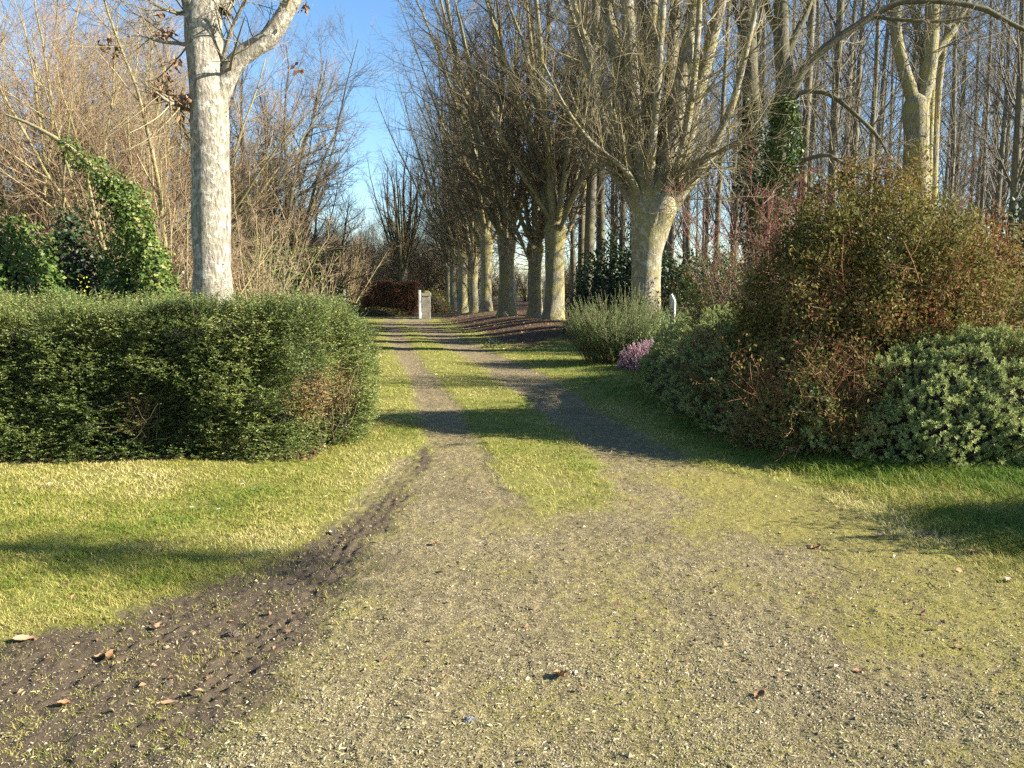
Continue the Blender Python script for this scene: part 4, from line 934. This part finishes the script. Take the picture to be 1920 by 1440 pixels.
# ------------------------------------------------------------------ gate, pillar, beech hedge, posts
def gate_and_pillar():
    Yg = 42.0; b_ = gp(799, 598); b_ = np.array([b_[0], Yg, gz(b_[0], Yg)])
    root = thing('gate_pillar', b_, 'square grey stone gate pillar with a mossy cap', 'pillar')
    mb = MB(); mb.box((0, 0, .58), (.21, .21, .63)); 
    for z in (.35, .7, 1.0): mb.box((0, 0, z), (.213, .213, .006))
    mb.build('shaft', M['stone'], root, False)
    MB().box((0, 0, 1.285), (.245, .245, .075)).build('cap', M['stone'], root, False)
    core_dome((0, 0, 1.36), (.22, .22, .12), 5, 1.0, .2, 2).build('moss', M['moss'], root)
    r = np.random.default_rng(4)
    def gate(px, Yd, lab, L, rz):
        g = pt(px, HOR, Yd); g[2] = gz(g[0], Yd)
        root = thing('white_gate', g, lab, 'gate', rz=rz)
        # five bar leaf standing open along the local +y axis
        for y_, hh in ((0, 1.42), (L, 1.15)):
            m = MB().box((0, y_, hh / 2 + .04), (.05, .05, hh / 2)); m.box((0, y_, hh + .06), (.035, .035, .025)); m.build('gate_post', M['white'], root, False)
        for z in (.2, .42, .64, .86, 1.06): MB().box((0, L / 2, z), (.016, L / 2 - .055, .04)).build('rail', M['white'], root, False)
        c, s_ = np.array([0, L / 2, .63]), .86
        m = MB(); tubes(m, np.array([[[.03, .08, .2], [.03, L - .08, 1.06]]]), np.full((1, 2), .03), 4); m.build('brace', M['white'], root, False)
    gate(787, 41.5, 'white five bar gate leaf standing open beside the stone pillar', 2.2, -.02)
    gate(646, 39.5, 'white gate leaf standing open beyond the end of the clipped hedge', 2.2, .22)
gate_and_pillar()
def beech():
    Yb = 48.0; b_ = pt(730, HOR, Yb); base = gbase(b_[0], Yb)
    root = thing('beech_hedge', base, 'copper brown beech hedge holding its dead leaves past the gate', 'hedge'); r = np.random.default_rng(871)
    n = 26000; hx, hy, H_ = 1.75, .55, 1.95
    p = np.stack([r.uniform(-hx, hx, n), r.uniform(-hy, hy, n), H_ * r.random(n) ** .8], -1)
    f = r.random(n); p[f < .5, 1] = -hy * r.uniform(.75, 1.05, (f < .5).sum()); p[f > .8, 2] = H_ * r.uniform(.93, 1.03, (f > .8).sum())
    p += (fbm(p * 2.5, 87, 3)[:, None] - .5) * .35; p = p[p[:, 2] > .02]; n = len(p); L = r.uniform(.05, .09, n)
    mb = MB(); leaves(mb, p, nrm(r.normal(0, 1, (n, 3)) - np.array([0, 0, .4])), nrm(r.normal(0, 1, (n, 3))), L, L * .6, np.clip(r.normal(.5, .25, n), 0, 1)); mb.build('foliage', M['beech'], root, smooth=False)
    MB().box((0, 0, H_ * .44), (hx * .9, hy * .6, H_ * .44)).build('shaded_twig_core', M['core'], root)
    b2 = pt(640, HOR, 50); base = gbase(b2[0], 50)
    bush('bramble_bush', 800, 52, (1.6, .7, 1.5), 4000, .09, 'shrub', 'low olive bramble behind the stone pillar', 'bush', 872, lump=.4)
    bush('bramble_bush', 700, 45.5, (2.2, .5, .55), 3500, .08, 'shrub', 'low bramble strip in shade at the foot of the brown beech hedge', 'bush', 873, lump=.4)
beech()
def posts():
    P_ = [pt(1087, HOR, 38), pt(1021, HOR, 41), pt(966, HOR, 46), pt(944, HOR, 51), pt(900, HOR, 58)]
    base = np.array([P_[0][0], P_[0][1], gz(P_[0][0], P_[0][1])])
    root = thing('wire_fence', base, 'wire fence on pale concrete posts behind the row of pollards', 'fence'); tops = []
    for q in P_:
        z = gz(q[0], q[1]); c = np.array([q[0], q[1], z]) - base
        m = MB().box(c + np.array([0, 0, .72]), (.06, .06, .8)); m.build('fence_post', M['concrete'], root, False); tops.append(c)
    for h in (.4, .8, 1.2):
        m = MB(); tubes(m, (np.array(tops) + np.array([0, -.065, h]))[None], np.full((1, len(tops)), .004), 4); m.build('wire', M['wire'], root)
posts()
def white_post():
    Yd = 17.0; b_ = pt(1262, HOR, Yd); base = np.array([b_[0], Yd, gz(b_[0], Yd)])
    root = thing('marker_post', base, 'short white wooden post with a slanted top between trunk and shrubs', 'post', rz=-.5)
    top = pt(1262, 551, Yd)[2] - base[2]; hw, hd = .058, .04
    V_ = [[-hw, -hd, -.1], [hw, -hd, -.1], [hw, hd, -.1], [-hw, hd, -.1], [-hw, -hd, top - .03], [hw, -hd, top - .16], [hw, hd, top - .16], [-hw, hd, top - .03], [-.02, -hd, top], [-.02, hd, top]]
    mb = MB(); mb.add(V_, T=[[4, 5, 8], [7, 9, 6]], Q=[[0, 1, 5, 4], [2, 3, 7, 6], [1, 2, 6, 5], [3, 0, 4, 7], [8, 5, 6, 9], [4, 8, 9, 7]]); mb.build('shaft', M['post_paint'], root, False)
    m = MB(); tubes(m, np.array([[[.02, -hd - .008, top - .33], [.02, -hd + .01, top - .33]]]), np.full((1, 2), .012), 10); m.add([[.02 + .012 * math.cos(a), -hd - .008, top - .33 + .012 * math.sin(a)] for a in np.arange(10) * .628], T=[[0, k, k + 1] for k in range(1, 9)]); m.build('hole_disc', M['wire'], root)  # raised disc standing for the dark hole, its shade given as colour
white_post()
bush('leafy_clump', 925, 21.6, (.34, .25, .3), 420, .07, 'ivy_dark', 'small dark leafy clump on the grass edge before the row', 'plant', 881, core=0, inner=.3, W=.3)

# ------------------------------------------------------------------ single fallen leaves, daisies, clods
def fallen(px, py, L, W, rnd, lab, seed, rz=None, tilt=.25, name='fallen_leaf', col='dead'):
    g = gp(px, py); x, y = g[0], g[1]; r = np.random.default_rng(seed); z = float(hgt(np.array([x]), np.array([y]))[0]) + .012
    n1, n2 = 9, 5; u = np.linspace(0, 1, n1); v = np.linspace(-1, 1, n2); uu, vv = np.meshgrid(u, v, indexing='ij')
    wv = W / 2 * np.sin(np.pi * np.clip(uu, .02, .985) ** .8) ** .8 * (1 + .18 * np.sin(uu * 22))
    Vt = np.stack([(uu - .5) * L, vv * wv, .25 * W * vv ** 2 + .3 * L * tilt * (uu - .4) ** 2 + r.normal(0, .002, uu.shape)], -1)
    i, j = np.meshgrid(np.arange(n1 - 1), np.arange(n2 - 1), indexing='ij'); Qd = np.stack([i * n2 + j, i * n2 + j + 1, (i + 1) * n2 + j + 1, (i + 1) * n2 + j], -1)
    mb = MB(); mb.add(Vt, Q=Qd, rnd=rnd); mb.add(Vt.reshape(-1, 3) - np.array([0, 0, .0015]), Q=Qd.reshape(-1, 4)[:, ::-1], rnd=rnd)
    tubes(mb, np.array([[[-L * .5, 0, .1 * L * tilt], [-L * .62, .006, .004], [-L * .75, .012, .002]]]), np.full((1, 3), .0016), 4, rnd=rnd)
    o = mb.build(name, M[col]); o.location = (x, y, z); o.rotation_euler = (r.normal(0, .15), r.normal(0, tilt * .6), r.random() * 6.28 if rz is None else rz)
    return tag(o, lab, 'leaf')
for k, a in enumerate([
    (625, 997, .085, .05, .98, 'pale curled fallen leaf on the mud edge below the hedge end', None), (452, 1047, .07, .04, .75, 'small tan fallen leaf where the lawn meets the mud', None),
    (313, 1310, .10, .035, .8, 'long orange brown fallen leaf lying on the tyre marks', .15), (118, 1313, .06, .045, .45, 'reddish brown fallen leaf at the lower left on the mud', None),
    (45, 1196, .11, .05, .85, 'pale tan fallen leaf at the left edge on the lawn rim', .3), (300, 1170, .06, .05, .8, 'tan fallen leaf pressed flat on the upper mud', None),
    (1052, 1271, .075, .07, .5, 'rusty fallen leaf on the gravel at the bottom centre', None), (1425, 1307, .07, .045, .38, 'reddish fallen leaf on the mossy gravel right of centre', None),
    (1530, 1030, .09, .06, .4, 'dark brown fallen leaf at the grass edge on the right', None), (1650, 1008, .09, .06, .9, 'pale fallen leaf at the grass edge on the right', None),
    (1735, 1008, .10, .07, .3, 'dark fallen leaf in the shaded near grass', None), (1830, 1040, .10, .07, .42, 'brown fallen leaf tucked in the shaded grass near the right edge', None),
    (1890, 1092, .09, .05, .93, 'pale fallen leaf on the grass rim at the right edge', None), (1455, 1146, .05, .02, .95, 'tiny pale fallen leaf in the middle of the mossy gravel', None),
    (1610, 1262, .06, .03, .7, 'tan sliver of leaf on the yellow moss', None), (208, 1224, .08, .06, .35, 'crumpled brown leaf in the middle of the mud', None), (190, 1222, .07, .05, .5, 'russet leaf overlapping the crumpled brown one in the mud', None),
    (560, 1090, .05, .02, .9, 'thin pale leaf on the dark grassy mud', None), (815, 1022, .05, .04, .3, 'small dark leaf on the bright gravel', None)]):
    fallen(a[0], a[1], a[2] * .8, a[3] * .8, a[4], a[5], 900 + k, a[6])
def lump(px, py, s_, lab, seed, name, mat, cat):
    g = gp(px, py); z = float(hgt(g[None, 0], g[None, 1])[0]); o = core_dome((0, 0, 0), (s_, s_ * .75, s_ * .6), seed, 1, .45, 2.2).build(name, M[mat], smooth=False)
    o.location = (g[0], g[1], z - s_ * .1); o.rotation_euler = (0, 0, seed); return tag(o, lab, cat)
lump(437, 1182, .034, 'largest dark soil clod kicked up on the mud', 11, 'soil_clod', 'clod', 'clod')
lump(425, 1190, .02, 'small dark soil clod touching the largest clod', 12, 'soil_clod', 'clod', 'clod')
lump(385, 1147, .016, 'small soil clod near the lawn rim above the mud', 13, 'soil_clod', 'clod', 'clod')
lump(315, 1275, .022, 'soil clod beside the tyre marks above the orange leaf', 14, 'soil_clod', 'clod', 'clod')
lump(505, 1165, .015, 'soil clod at the right rim of the mud', 15, 'soil_clod', 'clod', 'clod')
lump(880, 1351, .022, 'blue grey stone chip on the gravel at the bottom', 16, 'stone_chip', 'slate', 'stone')
def daisy():
    mb = MB(); r = np.random.default_rng(5); n = 22; a = np.arange(n) * 2 * math.pi / n; D = np.stack([np.cos(a), np.sin(a), .25 + 0 * a], -1)
    root = thing('daisy', (0, 0, 0), 'white daisy open in the short lawn in front of the hedge', 'flower', 'daisies in the lawn')
    leaves(mb, D * .005 + np.array([0, 0, .035]), D, np.array([0, 0, 1.]) + 0 * D, .014, .006, np.full(n, .9)); a1 = mb.build('petals', M['white'], root)
    a2 = core_dome((0, 0, .035), (.006, .006, .004), 3, 1, .1, 1).build('eye', M['yellow'], root)
    m = MB(); tubes(m, np.array([[[0, 0, -.01], [.002, 0, .015], [0, 0, .035]]]), np.full((1, 3), .0012), 4); a3 = m.build('stem', M['grass'], root)
    return keep(root, a1, a2, a3)
dz = daisy()
for k, (px, py) in enumerate([(93, 914), (130, 908), (271, 893), (290, 901), (612, 937), (455, 914), (360, 957), (28, 948), (410, 962)]):
    g = gp(px, py); g[2] = float(hgt(g[None, 0], g[None, 1])[0])
    if k == 0: dz.location = g
    else: dup(dz, g, k * 1.1, (.7, .6, .8)[k % 3])
def stick(pts, r0, lab, seed):
    q = np.array([gp(*p_) for p_ in pts]); q[:, 2] = hgt(q[:, 0], q[:, 1]) + .008; c = q[0].copy()
    m = MB(); P = spline(q - c, 10); tubes(m, P[None], np.linspace(r0, r0 * .5, 10)[None], 5, .2, 30, seed); o = m.build('fallen_twig', M['bark_dark']); o.location = c; tag(o, lab, 'twig')
stick([(1510, 1025), (1535, 1028), (1560, 1040)], .004, 'dark fallen twig on the drive near the right grass edge', 1)
stick([(1742, 1095), (1760, 1112), (1785, 1118)], .003, 'thin bent fallen twig on the yellow moss at the right', 2)
stick([(1565, 1060), (1590, 1070), (1617, 1080)], .003, 'thin straight fallen twig on the mossy gravel', 3)
stick([(1855, 1208), (1868, 1211)], .003, 'short fallen twig on the moss near the right edge', 4)


# undergrowth in the wood on the right and loose stems before the thicket
for k in range(18):
    px = 1085 + (k % 9) * 100 + rr_.normal(0, 14); Yd = (54 if k < 9 else 68) + rr_.normal(0, 2); b_ = pt(px, HOR, Yd)
    o = dup(sc_, gbase(b_[0], Yd), float(rr_.random() * 6), float(rr_.uniform(.42, .7)), 'low bare brown scrub tree among the poplar trunks'); o['group'] = 'low scrub among the poplars'
for k, (px, Yd, s_, lab) in enumerate(((345, 16.5, .8, 'pale upright hazel stems touching the left side of the pale trunk'), (475, 18.5, .8, 'pale upright hazel stems just right of the pale trunk'))):
    b_ = pt(px, HOR, Yd); dup(hz, gbase(b_[0], Yd), k * 1.3, s_, lab)['group'] = 'hazel stems behind the hedge'
for k in range(8):
    b_ = pt(915 + k * 24, HOR, 72 + 5 * (k % 3)); o = dup(sc_, gbase(b_[0], b_[1]), k * 1.1, .42 + .05 * (k % 4), 'low bare brown scrub tree beyond the row of pollards'); o['group'] = 'low scrub beyond the row'

# tree beyond the right edge: one limb leans over and throws the broken shadow band on the drive and the lawn
def leaning_tree():
    base = gbase(9.5, -1.2); r = np.random.default_rng(931); root = thing('bare_tree', base, 'bare tree just beyond the right edge with one long limb drooping toward the drive', 'tree')
    tk_ = np.array([[9.5, -1.2, -.1, .2], [9.45, -1.1, 1.2, .15], [9.4, -1.05, 2.4, .13], [9.35, -1.0, 4.5, .10], [9.3, -.9, 7.0, .06], [9.2, -1.0, 8.5, .02]]) - np.append(base, 0)
    lm_ = np.array([[9.3, -.9, 7.0, .05], [9.2, .4, 7.1, .035], [9.1, 1.6, 6.8, .03], [9.15, 2.3, 6.3, .026], [9.35, 2.4, 5.8, .02], [9.6, 2.3, 5.4, .01]]) - np.append(base, 0)
    for nm, q in (('trunk', tk_), ('limb', lm_)):
        P = spline(q, 24); m = MB(); tubes(m, P[None, :, :3], P[None, :, 3], 12, .15, 3, 3); m.build(nm, M['bark_lime'], root)
    P = spline(lm_, 24)[6:]; m = MB()
    P2, R2 = spawn(P[None, :, :3], P[None, :, 3], 90, .25, 1, 55, .55, .5, r, .2, .12, 5, 16, .4, .006, .014, .1); P3, R3 = spawn(P2, R2, 7, .1, 1, 40, .3, .7, r, .1, .14, 4, 14, .5, .004, .007, .3)
    tubes(m, P2, R2, 4); tubes(m, P3, R3, 3); m.build('crown', M['twig_lime'], root)
leaning_tree()
